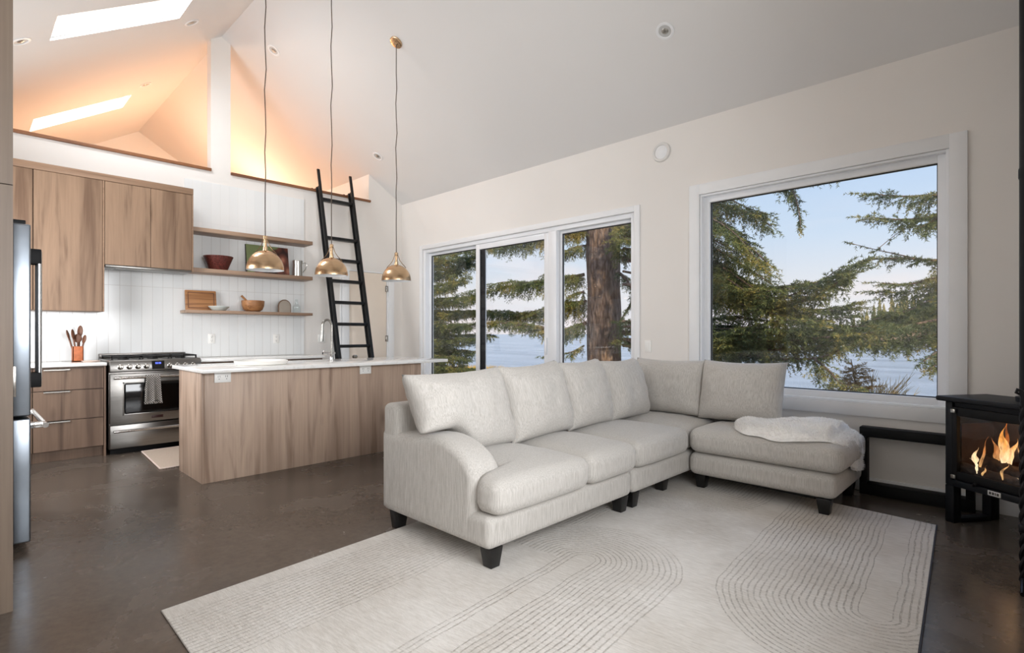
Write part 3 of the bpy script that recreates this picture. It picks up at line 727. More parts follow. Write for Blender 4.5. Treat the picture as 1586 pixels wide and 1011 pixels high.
for k in range(3):
    ga, gb = y0 + .02 + k * (RW - .04) / 3, y0 + .02 + (k + 1) * (RW - .04) / 3 - .008
    xa, xb = WX + .075, RF + .005
    b = B(); h0, h1 = .958, .972
    for yy in (ga, gb - .012, (ga + gb) / 2 - .006): box(b, xa, xb, yy, yy + .012, h0, h1, .002)
    for q in (0, .25, .5, .75, 1): xx = xa + (xb - xa - .012) * q; box(b, xx, xx + .012, ga, gb, h0, h1, .002)
    for xx in (xa, xb - .014):
        for yy in (ga, gb - .014): box(b, xx, xx + .014, yy, yy + .014, .936, h0)
    add('grate', b, 'cast_iron', t)
    for q in (.27, .73):
        b = B(); lathe(b, [(0, .956), (.032, .954), (.036, .946), (.046, .944), (.05, .936)], (xa + (xb - xa) * q, (ga + gb) / 2, 0), 20); add('burner', b, 'cast_iron', t)
# towel over the oven handle
def towel():
    b = B(); ya, yb = 1.298, 1.422; n = 16; rows = []
    hx, hz, rr = RF + .088, .762, .0165
    prof = [(hx - .019, .62)] + [(hx - .018, .62 + .13 * k / 4) for k in range(1, 5)] + [(hx - rr * math.cos(a), hz + rr * math.sin(a)) for a in [math.pi * k / 8 for k in range(1, 8)]]
    prof += [(hx + .018 + .006 * k / 9, .755 - .245 * k / 9) for k in range(10)]
    for i, (x, z) in enumerate(prof):
        low = max(0, (.76 - z) / .26); spread = 1 + .22 * low
        row = []
        for k in range(n + 1):
            u = k / n * 2 - 1; y = (ya + yb) / 2 + u * (yb - ya) / 2 * spread
            front_ = i > 11
            xx = x + (.007 * (math.sin(u * 7 + 1) + .5 * math.sin(u * 13)) * (low + .12) if front_ else 0)
            xx = max(xx, hx + .0165) if front_ else xx
            zz = z + (.012 * math.sin(u * 4) * low if front_ else 0)
            row.append(b.verts.new((xx, y, zz)))
        rows.append(row)
    for r0, r1 in zip(rows, rows[1:]):
        for k in range(n): b.faces.new((r0[k], r0[k + 1], r1[k + 1], r1[k]))
    bmesh.ops.solidify(b, geom=list(b.faces), thickness=-.004)
    # fringe on the front hem
    for k in range(22):
        y = (ya + yb) / 2 + (k / 21 * 2 - 1) * (yb - ya) / 2 * 1.21; x = rows[-1][min(n, int(k / 21 * n))].co.x
        tube(b, [(x, y, .512), (x + .002, y + .002 * math.sin(k * 3), .498), (x, y, .488)], .0022, 5)
    single('dish_towel', b, 'towel_waffle', 'grey and white waffle towel hanging from the oven handle', 'towel', (RF + .09, 1.36, .5), sharp=60)
towel()
# braided mat
MA = [(-6.44, 1.27), (-5.50, 1.22), (-5.53, 2.16), (-6.46, 2.21)]
b = B(); prism(b, MA, 'Z', .0, .010, .003)
t = thing('kitchen_mat', 'beige braided mat on the floor between range and island', 'mat', (-5.98, 1.7, 0)); add('weave', b, 'mat_braid', t)
b = B()
for (p, q) in ((MA[0], MA[1]), (MA[1], MA[2]), (MA[3], MA[2]), (MA[0], MA[3])):
    n = 60
    for k in range(n):
        f = (k + .5) / n; x, y = p[0] + (q[0] - p[0]) * f, p[1] + (q[1] - p[1]) * f
        dx, dy = (q[0] - p[0]) / n * .33, (q[1] - p[1]) / n * .33
        tube(b, [(x - dx, y - dy, .008), (x, y, .011), (x + dx, y + dy, .008)], .0062, 6)
add('stitched_border', b, 'tray_pink', t)

# island
IX0, IX1, IY0, IY1 = -5.375, -4.735, 1.335, 3.46
t = thing('kitchen_island', 'long oak kitchen island below the three pendants', 'island', ((IX0 + IX1) / 2, 2.4, 0))
b = B(); box(b, IX0 + .003, IX1 - .02, IY0 + .02, IY1, .0, .885); add('body', b, 'oak_lower', t)
b = B(); box(b, IX0, IX1 - .0005, IY0, IY0 + .019, 0, .885, .001); add('end_panel', b, 'oak_island', t)
b = B(); box(b, IX1 - .0195, IX1, IY0 + .0195, 3.322, 0, .885, .001); add('front_panel', b, 'oak_island', t)
b = B(); box(b, IX1 - .0195, IX1, 3.325, IY1, 0, .885, .001); add('front_panel', b, 'oak_island', t)
def island_outlet(y):
    b = B(); box(b, IX1, IX1 + .012, y - .062, y + .062, .80, .884, .003); o = add('outlet_box', b, 'outlet_white', t); set_tags(o, 'white outlet box')
    for q in (-.028, .028):
        b = B()
        for s in (-.007, .007): box(b, IX1 + .0115, IX1 + .0128, y + q + s - .0014, y + q + s + .0014, .842, .857)
        box(b, IX1 + .0115, IX1 + .0128, y + q - .003, y + q + .003, .826, .832); add('slots', b, 'slot_dark', o)
island_outlet(1.485); island_outlet(2.785)
b = B(); box(b, -5.50, -4.62, 1.31, 3.74, .886, .918, .004); single('island_worktop', b, 'quartz', 'white veined stone top of the island with a wide overhang', 'worktop', (-5.06, 2.5, .886))
IT = .918
# faucet
fx, fy = -5.25, 2.70
t = thing('kitchen_faucet', 'tall chrome gooseneck faucet standing on the island top', 'faucet', (fx, fy, IT))
b = B(); lathe(b, [(0, 0), (.027, 0), (.027, .006), (.022, .010), (.020, .055), (.016, .06), (0, .06)], (fx, fy, IT), 24); add('base', b, 'chrome', t)
b = B(); A = [(fx, fy, IT + .055 + .30 * k / 6) for k in range(7)]
A += [(fx - .0 * 0 - .0, fy - .052 + .052 * math.cos(a), IT + .355 + .066 * math.sin(a)) for a in [math.pi * k / 12 for k in range(1, 13)]]
A += [(fx, fy - .104, IT + .31)]
tube(b, A, .0125, 14); add('neck', b, 'nickel', t)
b = B(); tube(b, [(fx, fy - .104, IT + .315), (fx, fy - .108, IT + .25), (fx, fy - .112, IT + .20)], [.015, .0165, .018], 16); add('spray_head', b, 'nickel', t)
b = B(); cyl(b, (fx, fy - .10, IT + .075), (fx, fy + .035, IT + .075), .011, n=14); cyl(b, (fx, fy - .10, IT + .075), (fx, fy - .045, IT + .075), .015, n=14); cyl(b, (fx, fy - .09, IT + .075), (fx, fy - .09, IT + .11), .006, n=10); add('lever', b, 'chrome', t)
# platter
b = B(); lathe(b, [(0, .010), (.185, .010), (.205, .034), (.216, .040), (.222, .036), (.214, .008), (.20, 0), (0, 0)], (-4.98, 1.885, IT), 56)
single('serving_platter', b, 'plate_white', 'large round white platter on the near half of the island', 'platter', (-4.98, 1.885, IT))

# things on the shelves and worktop
sz3, sz2 = 1.466, 1.945
b = B(); Mb = Matrix.Translation((KX + .075, 1.975, sz3 + .001)) @ Matrix.Rotation(R(-8), 4, 'Y')
t = thing('cutting_board', 'rectangular wooden cutting board leaning on the tiles', 'cutting board', (KX + .075, 1.975, sz3))
box(b, -.012, .012, -.165, .165, 0, .24, .008, 3, M=Mb); add('board', b, 'board_wood', t)
b = B()
for ya, yb, za, zb in ((-.14, -.132, .025, .215), (.132, .14, .025, .215), (-.14, .14, .025, .033), (-.14, .14, .207, .215)): box(b, .0118, .0126, ya, yb, za, zb, M=Mb)
add('juice_groove', b, 'utensil_wood', t)
b = B(); lathe(b, [(0, .008), (.06, .008), (.105, .05), (.112, .052), (.114, .048), (.07, .004), (.055, 0), (0, 0)], (KX + .19, 2.13, sz3), 40); single('shallow_bowl', b, 'bowl_celadon', 'pale shallow bowl in front of the cutting board', 'bowl', (KX + .19, 2.13, sz3))
def bowl(rt, h, rb, c): 
    b = B(); lathe(b, [(0, .012), (rb * .8, .014), (rt * .86, h * .5), (rt - .008, h), (rt, h), (rt * .93, h * .45), (rb, 0), (0, 0)], c, 44); return b
t = thing('salad_bowl', 'round wooden salad bowl with a server handle sticking out', 'bowl', (KX + .15, 2.53, sz3))
b = B(); lathe(b, [(0, .012), (.07, .014), (.115, .06), (.122, .135), (.13, .138), (.132, .132), (.126, .07), (.11, .03), (.07, 0), (0, 0)], (KX + .15, 2.53, sz3), 44); add('bowl', b, 'bowl_wood', t)
b = B(); tube(b, [(KX + .16, 2.55, sz3 + .03), (KX + .15, 2.47, sz3 + .12), (KX + .145, 2.395, sz3 + .195)], [.010, .012, .014], 8); single('wooden_spoon', b, 'board_wood', 'wooden server resting in the salad bowl on the lowest shelf', 'utensil', (KX + .15, 2.5, sz3 + .03))
# arch shaped ornament
t = thing('arched_ornament', 'small grey arch with a brown rim leaning on the shelf', 'ornament', (KX + .14, 2.925, sz3))
def arch(w, h): return [(-w, 0), (w, 0), (w, h - w)] + [(w * math.cos(a), h - w + w * math.sin(a)) for a in [math.pi * k / 16 for k in range(1, 16)]] + [(-w, h - w)]
Ma = Matrix.Translation((KX + .13, 2.925, sz3 + .001))
bb = B(); prism(bb, arch(.072, .158), 'X', 0, .022, .003); bb.transform(Ma); add('panel', bb, 'arch_grey', t)
b = B(); pts = [(.012, y, z) for y, z in arch(.075, .161)[2:]] ; pts = [(.012, .075, .005)] + pts + [(.012, -.075, .005)]; tube(b, pts, .009, 8); b.transform(Ma); add('rim', b, 'arch_rim', t)
# glass carafe
t = thing('glass_carafe', 'small clear glass bottle at the right end of the lowest shelf', 'carafe', (KX + .15, 3.08, sz3))
b = B(); lathe(b, [(0, 0), (.045, 0), (.05, .01), (.05, .085), (.03, .11), (.018, .12), (.018, .14), (.026, .146)], (KX + .15, 3.08, sz3), 32); add('bottle', b, 'jar_glass', t)
b = B(); lathe(b, [(0, .145), (.014, .146), (.014, .152), (.02, .162), (.018, .175), (0, .182)], (KX + .15, 3.08, sz3), 20); add('stopper', b, 'jar_glass', t)
# dark red bowl, picture, pitcher
b = B(); lathe(b, [(0, .012), (.08, .016), (.15, .16), (.158, .165), (.161, .160), (.10, .01), (.09, 0), (0, 0)], (KX + .165, 2.13, sz2), 40); single('mosaic_bowl', b, 'bowl_burgundy', 'dark red speckled bowl at the left of the middle shelf', 'bowl', (KX + .165, 2.13, sz2))
t = thing('picture', 'unframed brown and green canvas picture leaning behind the first pendant', 'picture', (KX + .09, 2.74, sz2)); Mp2 = Matrix.Translation((KX + .085, 2.745, sz2 + .0015)) @ Matrix.Rotation(R(-9), 4, 'Y')
b = B(); box(b, -.012, .012, -.265, .265, 0, .375, M=Mp2); add('canvas', b, 'canvas_edge', t)
b = B(); box(b, .0121, .0128, -.262, .265, 0.002, .375, M=Mp2); add('print', b, 'print_still_life', t)
pc = (KX + .17, 3.085, sz2)
t = thing('pitcher', 'dull silver metal pitcher at the right of the middle shelf', 'pitcher', pc)
b = B(); lathe(b, [(0, .006), (.05, .006), (.058, .205), (.062, .207), (.063, .203), (.062, .19), (.057, .16), (.062, .02), (.06, 0), (0, 0)], pc, 36); add('body', b, 'pewter', t)
b = B(); tube(b, [(pc[0], pc[1] + .055, pc[2] + .17), (pc[0], pc[1] + .10, pc[2] + .19), (pc[0], pc[1] + .125, pc[2] + .16), (pc[0], pc[1] + .105, pc[2] + .10), (pc[0], pc[1] + .06, pc[2] + .05)], .0065, 8); add('handle', b, 'pewter', t)
# utensil crock
cc = (KX + .26, .812, CT)
b = B(); w = .043; 
for (a, c, d, e) in ((-w, w, -w, -w + .008), (-w, w, w - .008, w), (-w, -w + .008, -w, w), (w - .008, w, -w, w)): box(b, cc[0] + a, cc[0] + c, cc[1] + d, cc[1] + e, CT, CT + .155, .001)
box(b, cc[0] - w, cc[0] + w, cc[1] - w, cc[1] + w, CT, CT + .012); single('utensil_crock', b, 'crock_copper', 'square copper coloured crock holding wooden spoons', 'crock', cc)
for k, (dy, lean, ln, hw, nm, lb) in enumerate(((-.020, -.055, .31, .036, 'wooden_spoon', 'wooden spoon leaning farthest left in the copper crock'), (-.008, -.030, .315, .032, 'wooden_spoon', 'wooden spoon second from the left in the copper crock'), (.0, .006, .27, .034, 'wooden_spoon', 'shortest wooden spoon in the middle of the copper crock'), (.012, .012, .35, .030, 'spatula', 'tallest wooden spatula standing in the copper crock'), (.024, .030, .26, .030, 'wooden_spoon', 'wooden spoon leaning right in the copper crock'))):
    b = B(); x = cc[0] + (-.015, .012, -.004, -.02, .014)[k]; p0 = Vector((x, cc[1] + dy * .6, CT + .014)); p1 = Vector((x - .012, cc[1] + dy + lean * .75, CT + ln * .74)); d = (p1 - p0).normalized(); p2 = p1 + d * (ln * .26)
    tube(b, [p0, p1], [.006, .008], 8)
    tt = bmesh.new(); bmesh.ops.create_uvsphere(tt, u_segments=14, v_segments=10, radius=1); tt.transform(Matrix.Translation((p1 + p2) / 2) @ d.to_track_quat('Z', 'Y').to_matrix().to_4x4() @ Matrix.Diagonal((hw * (1 if nm == 'wooden_spoon' else .9), .008, ln * .15, 1)) @ Matrix.Rotation(R(90), 4, 'Z').to_4x4() if False else Matrix.Translation((p1 + p2) / 2) @ d.to_track_quat('Z', 'X').to_matrix().to_4x4() @ Matrix.Diagonal((.011, hw, ln * .17, 1))); merge(b, tt)
    single(nm, b, 'utensil_wood', lb, 'utensil', tuple(p0), 'wooden utensils in the crock')
b = B(); lathe(b, [(0, .004), (.05, .004), (.075, .014), (.08, .014), (.06, 0), (0, 0)], (KX + .40, .90, CT), 32); single('spoon_rest', b, 'tray_pink', 'small pale pink dish on the worktop beside the crock', 'dish', (KX + .40, .90, CT))

# pantry cabinet end and fridge
t = thing('pantry_cabinet', 'tall grey-brown oak pantry cabinet at the left edge', 'cabinet', (-3.56, LY + .3, 0))
b = B(); box(b, -3.955, -3.182, LY + .005, .135, .10, 2.9); box(b, -3.90, -3.20, LY + .005, .09, 0, .10); add('body', b, 'oak_pantry', t)
b = B(); box(b, -3.180, -3.16, LY + .005, .157, 0, 1.838); box(b, -3.180, -3.16, LY + .005, .157, 1.842, 2.9); add('end_panel', b, 'oak_pantry', t)
for za, zb in ((.105, 1.838), (1.842, 2.9)):
    b = B(); box(b, -3.953, -3.183, .136, .156, za, zb, .001); d = add('door', b, 'oak_pantry', t)
    if za < 1:
        b = B(); box(b, -3.62, -3.604, .176, .190, .885, 1.037, .002); box(b, -3.618, -3.606, .156, .178, .90, .912); box(b, -3.618, -3.606, .156, .178, 1.01, 1.022); add('handle', b, 'nickel', d)
t = thing('refrigerator', 'stainless steel french-door fridge standing behind the pantry cabinet', 'fridge', (-4.42, LY + .4, 0))
fx0, fx1 = -4.875, -3.965
b = B(); box(b, fx0 + .005, fx1 - .005, LY + .03, .185, .04, 1.79, .006); add('body', b, 'steel_dark', t)
b = B()
for x in (fx0 + .06, fx1 - .06): cyl(b, (x, .12, 0), (x, .12, .045), .022, n=14)
add('feet', b, 'black_metal', t)
for xa, xb in ((fx0, -4.422), (-4.418, fx1)):
    b = B(); box(b, xa, xb, .192, .269, .745, 1.80, .008, 3); d = add('door', b, 'steel_fridge', t)
    xh = -4.46 if xa == fx0 else -4.38
    b = B(); cyl(b, (xh, .335, .885), (xh, .335, 1.70), .014, n=18); add('handle', b, 'chrome', d)
    for z in (.915, 1.67):
        b = B(); box(b, xh - .016, xh + .016, .268, .345, z - .045, z + .045, .005); add('handle_bracket', b, 'black_metal', d)
b = B(); box(b, fx0, fx1, .192, .269, .05, .730, .008, 3); d = add('freezer_drawer', b, 'steel_fridge', t)
b = B(); cyl(b, (fx0 + .07, .335, .68), (fx1 - .05, .335, .68), .015, n=18)
for x in (fx0 + .12, fx1 - .10): box(b, x - .02, x + .02, .268, .342, .664, .696, .004)
add('handle', b, 'chrome', d)
b = B(); box(b, fx1 - .10, fx1 - .03, .13, .25, 1.801, 1.825, .004); add('hinge_cover', b, 'black_metal', t)

# ladder
def ladder():
    top = Vector((KX + .065, 0, 3.47)); A = Vector((KX + .105, 0, CAP + .05)); F = Vector((-6.26, 0, 0))
    d = (Vector((KX + .10, 0, CAP)) - F); 
    def pt(z, y): 
        f = z / CAP; return Vector((F.x + d.x * f, y, z))
    yl, yr = 3.415, 3.895
    t = thing('loft_ladder', 'black ladder hooked over the loft edge', 'ladder', (F.x, (yl + yr) / 2, 0))
    ang = math.atan2(-d.x, d.z); L = math.hypot(d.x, d.z) * 3.44 / CAP
    for y in (yl, yr):
        b = B(); M = Matrix.Translation((F.x, y, 0)) @ Matrix.Rotation(-ang, 4, 'Y')
        box(b, -.052, -.030, -.019, .019, .012, L * .935, .003, M=M); box(b, .030, .052, -.019, .019, .012, L, .003, M=M); box(b, -.030, .030, -.006, .006, .012, L * .935, M=M)
        s = add('stile', b, 'ladder_black', t)
        b = B(); q = pt(CAP, y)
        box(b, KX - .185, KX + .075, y - .014, y + .014, CAP + .034, CAP + .046, .003); box(b, KX - .185, KX - .173, y - .014, y + .014, CAP - .03, CAP + .046, .003); box(b, KX - .11, KX - .10, y - .014, y + .014, CAP + .046, CAP + .075, .003)
        add('hook', b, 'ladder_black', s)
        b = B(); M2 = Matrix.Translation((F.x, y, 0)); box(b, -.045, .05, -.022, .022, 0, .016, .004, M=M2); add('foot', b, 'black_gasket', s)
    for z in (.17, .455, .74, 1.03, 1.32, 1.61, 1.90, 2.19, 2.49, 3.03):
        b = B(); p = pt(z, 0); M = Matrix.Translation((p.x, 0, z)) @ Matrix.Rotation(-ang * .3, 4, 'Y')
        box(b, -.044, .044, yl + .008, yr - .008, -.019, .019, .006, M=M); add('rung', b, 'ladder_black', t)
ladder()

# pendants
def pendant(y, label):
    x = -4.76; zc = zr(y) if y > RY else zl(y); zb = 1.745
    t = thing('pendant_lamp', label, 'lamp', (x, y, zb), 0, 'brass dome pendants over the island')
    prof = [(.150, 0)] + [(.150 * math.cos(a), .008 + .162 * math.sin(a)) for a in [R(k) for k in (3, 10, 20, 30, 40, 50, 60, 70, 78)]] + [(.022, .168), (.022, .176)]
    b = B(); lathe(b, prof, (x, y, zb), 56); sh = add('shade', b, 'brass', t)
    b = B(); lathe(b, [(.1502, .0), (.147, .001)] + [(.146 * math.cos(a), .008 + .157 * math.sin(a)) for a in [R(k) for k in (3, 15, 30, 45, 60, 75)]] + [(0, .166)], (x, y, zb), 56); add('white_lining', b, 'trim_white', sh)
    b = B(); lathe(b, [(0, .172), (.018, .172), (.018, .20), (.013, .206), (.013, .265), (.018, .27), (.018, .292), (.008, .30), (0, .30)], (x, y, zb), 24); add('stem', b, 'brass', t)
    b = B()
    for s in (-1, 1):
        cx, sx = math.cos(R(44)), math.sin(R(44))
        P = [(.012, .275), (.022, .255), (.035, .215), (.062, .178), (.088, .152), (.10, .135)]
        tube(b, [(x + s * q * cx, y + s * q * sx, zb + z) for q, z in P], .0034, 8)
    add('yoke', b, 'brass_wire', t)
    b = B(); n = 14; tube(b, [(x + .006 * math.sin(k * 1.7) * (0 < k < n), y + .006 * math.cos(k * 2.3) * (0 < k < n), zb + .298 + (zc - .02 - zb - .298) * k / n) for k in range(n + 1)], .0045, 8); add('cord', b, 'cord_brown', t)
    nrm = Vector((0, -SL, -1)) if y > RY else Vector((0, SL, -1))
    M = Matrix.Translation((x, y, zc)) @ nrm.to_track_quat('Z', 'Y').to_matrix().to_4x4()
    b = B(); lathe(b, [(0, .03), (.012, .03), (.016, .022), (.058, .018), (.066, .014), (.066, .001), (0, .001)], n=36, M=M); add('canopy', b, 'brass', t)
    b = B(); tt = bmesh.new(); bmesh.ops.create_uvsphere(tt, u_segments=16, v_segments=10, radius=.032); tt.transform(Matrix.Translation((x, y, zb + .075))); merge(b, tt); lathe(b, [(0, .16), (.018, .155), (.018, .10), (0, .10)], (x, y, zb), 16); add('bulb', b, 'speaker_white', t)
pendant(1.835, 'brass dome pendant nearest the range, in front of the picture')
pendant(2.445, 'brass dome pendant in the middle, in front of the ladder')
pendant(3.165, 'brass dome pendant nearest the glass door, its ceiling plate in view')

# ================================================================== living area
# rug: its object origin sits on the near left corner, its Y axis runs along the left edge
RO = Vector((-2.687, .600, 0)); RA = R(4.4)
t_rug = bpy.data.objects.new('tmp', None)
def rug():
    b = B(); far = 3.72
    q = [(0, 0), (2.50, -.20), (2.53, 3.38), (0.0, 3.80)]
    # the measured corners of the slightly skewed rug, in the rug's own axes
    c, s = math.cos(-RA), math.sin(-RA)
    def loc(X, Y): x, y = X - RO.x, Y - RO.y; return (x * c - y * s, x * s + y * c)
    q = [(0, 0), loc(-.17, .575), loc(-.432, 4.226), loc(-2.975, 4.42)]
    prism(b, q, 'Z', .0005, .011, .004)
    me_o = single('area_rug', b, 'rug_weave', 'large off-white rug with dashed arch pattern under the sofa', 'rug', (0, 0, 0), local=True)
    me_o.location = RO; me_o.rotation_euler = (0, 0, RA)
    p, e = Vector(q[1]), Vector(q[2]); n = (e - p).normalized(); o = Vector((n.y, -n.x))
    b = B(); prism(b, [tuple(p - o * .001), tuple(p + o * .007), tuple(e + o * .007), tuple(e - o * .001)], 'Z', .0008, .012, .002); MW[me_o.name] = Matrix.Identity(4)
    add('edge_binding', b, 'binding_dark', me_o, local=True); return me_o
bpy.data.objects.remove(t_rug)
rug()
RUGZ = .0115

LEGH = .105
def leg(par, x, y, z0, sx=1, sy=1, h=LEGH):
    b = B(); t = bmesh.new()
    a, c = .043, .030
    vs = [t.verts.new((x + u * c, y + v * c, z0)) for u, v in ((-1, -1), (1, -1), (1, 1), (-1, 1))] + [t.verts.new((x + u * a, y + v * a, z0 + h)) for u, v in ((-1, -1), (1, -1), (1, 1), (-1, 1))]
    for f in ((3, 2, 1, 0), (4, 5, 6, 7), (0, 1, 5, 4), (1, 2, 6, 5), (2, 3, 7, 6), (3, 0, 4, 7)): t.faces.new([vs[i] for i in f])
    bmesh.ops.bevel(t, geom=list(t.edges), offset=.003, segments=2, profile=.5, affect='EDGES')
    merge(b, t); add('leg', b, 'leg_black', par)
def wr(p, amp, f=3.0, seed=0):
    return amp * (noise.noise(Vector((p.x * f + seed, p.y * f, p.z * f))) + .5 * noise.noise(Vector((p.x * f * 2.3, p.y * f * 2.3 + seed, p.z * f * 2.3))))
def base(par, x0, x1, y0, y1, z0=.115, z1=.285, r=.04):
    t = rbox(x1 - x0, y1 - y0, z1 - z0, r, 10, None); t.transform(Matrix.Translation(((x0 + x1) / 2, (y0 + y1) / 2, (z0 + z1) / 2)))
    add('base', t, 'sofa_fabric', par, 70)
def seat(par, x0, x1, y0, y1, z0=.287, z1=.47, r=.066, crown=.036, seed=0, notch=None):
    sx, sy, sz = x1 - x0, y1 - y0, z1 - z0
    def df(p):
        u, v = p.x / (sx / 2), p.y / (sy / 2)
        if p.z > 0: p.z += crown * max(0, 1 - abs(u) ** 2.5) * max(0, 1 - abs(v) ** 2.5) + wr(p, .004, 5, seed)
        p.x += (wr(p, .005, 4, seed + 5) + .014 * (1 - v ** 4) * (u > 0)) if u > .8 else 0
        p.y += math.copysign(.006, p.y) * (1 - u ** 4) if abs(v) > .9 else 0
        return p
    t = rbox(sx, sy, sz, r, 22, df); t.transform(Matrix.Translation(((x0 + x1) / 2, (y0 + y1) / 2, (z0 + z1) / 2)))
    if notch: notch(t)
    add('seat_cushion', t, 'sofa_fabric', par, 70)

SXB, SXF = -2.90, -1.925          # back and front of the run along the kitchen side
S0, S1, S2, S3 = 1.815, 3.135, 3.155, 4.66
BKX = -2.74                       # front of the back frame
# module with the arm
t = thing('sofa_section', 'greige two-seat sofa section with the sloping arm nearest the camera', 'sofa', (-2.4, 2.47, 0), 0, 'sections of the corner sofa')
base(t, SXB + .01, SXF, S0, S1)
# sloping set-back arm
def arm():
    prof = [(-2.90, .118), (-2.06, .118), (-2.045, .30), (-2.035, .40)]
    prof += [(-2.035 - .34 * (1 - math.cos(R(q))), .43 + .205 * math.sin(R(q))) for q in (0, 12, 24, 36, 48, 60, 72, 82, 90)]
    prof += [(-2.46, .630), (-2.56, .614), (-2.68, .603), (-2.78, .600), (-2.90, .602)]
    b = B(); prism(b, prof, 'Y', S0 - .004, S0 + .215, .055, 6)
    add('arm', b, 'sofa_fabric', t, 60)
arm()
def backframe(par, pts, z1=.77):
    b = B(); box(b, *pts, .118, z1, .04, 4); add('back_frame', b, 'sofa_fabric', par, 60)
backframe(t, (SXB, BKX, S0 + .01, S1 - .002))
def tnotch(bm_):
    # the cushion next to the arm wraps round in front of it: behind the arm front it is narrower
    for v in bm_.verts:
        if v.co.x < -2.03:
            lim = S0 + .218; f = sstep(-2.03, -2.06, v.co.x)
            if v.co.y < lim + .30: v.co.y = v.co.y + (lim + (v.co.y - S0) * (.30 / .518) - v.co.y) * f if v.co.y < S0 + .518 else v.co.y
seat(t, BKX + .005, SXF + .055, S0 + .005, 2.602, seed=1, notch=tnotch)
seat(t, BKX + .005, SXF + .045, 2.608, S1 + .004, seed=2)
leg(t, -1.985, S0 + .075, RUGZ); leg(t, -2.815, S0 + .075, .0, h=LEGH + .012); leg(t, -1.985, S1 - .06, RUGZ); leg(t, -2.84, S1 - .06, .0, h=LEGH + .012)
# corner section
t = thing('sofa_section', 'greige armless corner section of the sofa between the two ends', 'sofa', (-2.4, 3.9, 0), 0, 'sections of the corner sofa')
base(t, SXB + .01, SXF, S2, S3); backframe(t, (SXB, BKX, S2 + .002, S3 - .005)); 
b = B(); box(b, BKX + .002, SXF - .002, S3 - .16, S3 - .005, .30, .795, .04, 4); add('back_frame', b, 'sofa_fabric', t, 60)
seat(t, BKX + .005, SXF + .04, S2 + .002, 3.905, seed=3); seat(t, BKX + .005, SXF - .01, 3.91, 4.505, seed=4)
leg(t, -1.985, S2 + .06, RUGZ); leg(t, -2.03, 3.72, RUGZ); leg(t, -2.84, S2 + .06, .0, h=LEGH + .012); leg(t, -2.84, S3 - .07, .0, h=LEGH + .012)
# chaise end
CX0, CX1, CY0, CY1 = -1.915, -.905, 3.915, 4.665
t = thing('sofa_section', 'greige armless end section of the sofa under the large window, throw on it', 'sofa', (-1.4, 4.29, 0), 0, 'sections of the corner sofa')
base(t, CX0, CX1, CY0, CY1, r=.055)
b = B(); box(b, CX0 + .002, -1.47, CY1 - .155, CY1 - .004, .30, .795, .04, 4); add('back_frame', b, 'sofa_fabric', t, 60)
seat(t, CX0 + .002, CX1 + .03, CY0 - .02, CY1 - .16, r=.07, seed=6)
b = B(); box(b, -1.465, CX1 + .025, CY1 - .158, CY1 - .004, .288, .462, .05, 4); add('seat_cushion', b, 'sofa_fabric', t, 60)
leg(t, -.985, CY0 + .06, RUGZ); leg(t, -.985, CY1 - .07, .0, h=LEGH + .012); leg(t, -1.84, CY1 - .07, .0, h=LEGH + .012); leg(t, -1.84, CY0 + .09, RUGZ)

# loose back cushions
def pillow(w, h, th, seed, n=30):
    t = bmesh.new(); G = {}
    for s in (1, -1):
        for i in range(n + 1):
            for j in range(n + 1):
                u, v = i / n * 2 - 1, j / n * 2 - 1
                u = math.copysign(abs(u) ** .8, u) if abs(u) > 1e-9 else 0; v = math.copysign(abs(v) ** .8, v) if abs(v) > 1e-9 else 0
                e = (max(0, 1 - abs(u) ** 2.8) * max(0, 1 - abs(v) ** 2.8)) ** .40
                x = u * w / 2 * (1 - .045 * (1 - v * v)); z = v * h / 2 * (1 - (.085 if v > 0 else .03) * (1 - u * u))
                y = s * th / 2 * e
                q = Vector((x, y, z)); rim_ = sstep(.5, 1, max(abs(u), abs(v)))
                y += wr(q, .014, 6, seed) * e + .006 * rim_ * e * math.sin(abs(u) * 3 + (x if abs(v) > abs(u) else z) * 46 + seed)
                y += .012 * (v < 0) * v * e * s
                if e < 1e-4: k = (0, i, j)
                else: k = (s, i, j)
                if k not in G: G[k] = t.verts.new((x, y, z))
        for i in range(n):
            for j in range(n):
                f = [G.get((s, a, c)) or G.get((0, a, c)) for a, c in ((i, j), (i + 1, j), (i + 1, j + 1), (i, j + 1))]
                try: t.faces.new(f)
                except ValueError: pass
    bmesh.ops.recalc_face_normals(t, faces=t.faces); return t
def back_cushion(cx, cy, cz, yaw, tilt, w, h, th, seed, label, warp=None, roll=0):
    b = pillow(w, h, th, seed)
    M = Matrix.Translation((cx, cy, cz)) @ Matrix.Rotation(yaw, 4, 'Z') @ Matrix.Rotation(-tilt, 4, 'X') @ Matrix.Rotation(roll, 4, 'Y')
    if warp:
        I = M.inverted()
        for v in b.verts: v.co = I @ warp(M @ v.co)
    o = single('back_cushion', b, 'sofa_fabric', label, 'cushion', (0, 0, 0), 'loose back cushions of the corner sofa', local=True, sharp=75)
    o.location = (cx, cy, cz); o.rotation_euler = M.to_euler()
def over_arm(p):
    f = sstep(2.16, 1.98, p.y)
    lo = .50 + .155 * f
    if p.z < .95: p.z = lo + (p.z - .50) * (.95 - lo) / .45
    return p
Q = R(90)
back_cushion(-2.50, 2.135, .730, Q, R(19), .76, 0.51, 0.30, 1, 'back cushion resting on the sofa arm, nearest the camera', over_arm, R(-1))
back_cushion(-2.49, 2.79, .740, Q, R(18), .64, 0.52, 0.30, 2, 'second back cushion from the sofa arm', None, R(-2))
back_cushion(-2.49, 3.345, .742, Q, R(17), .56, 0.52, 0.29, 3, 'third back cushion from the sofa arm', None, R(-1))
back_cushion(-2.50, 3.905, .735, Q, R(17), .60, 0.51, 0.29, 4, 'fourth back cushion from the sofa arm, last before the corner')
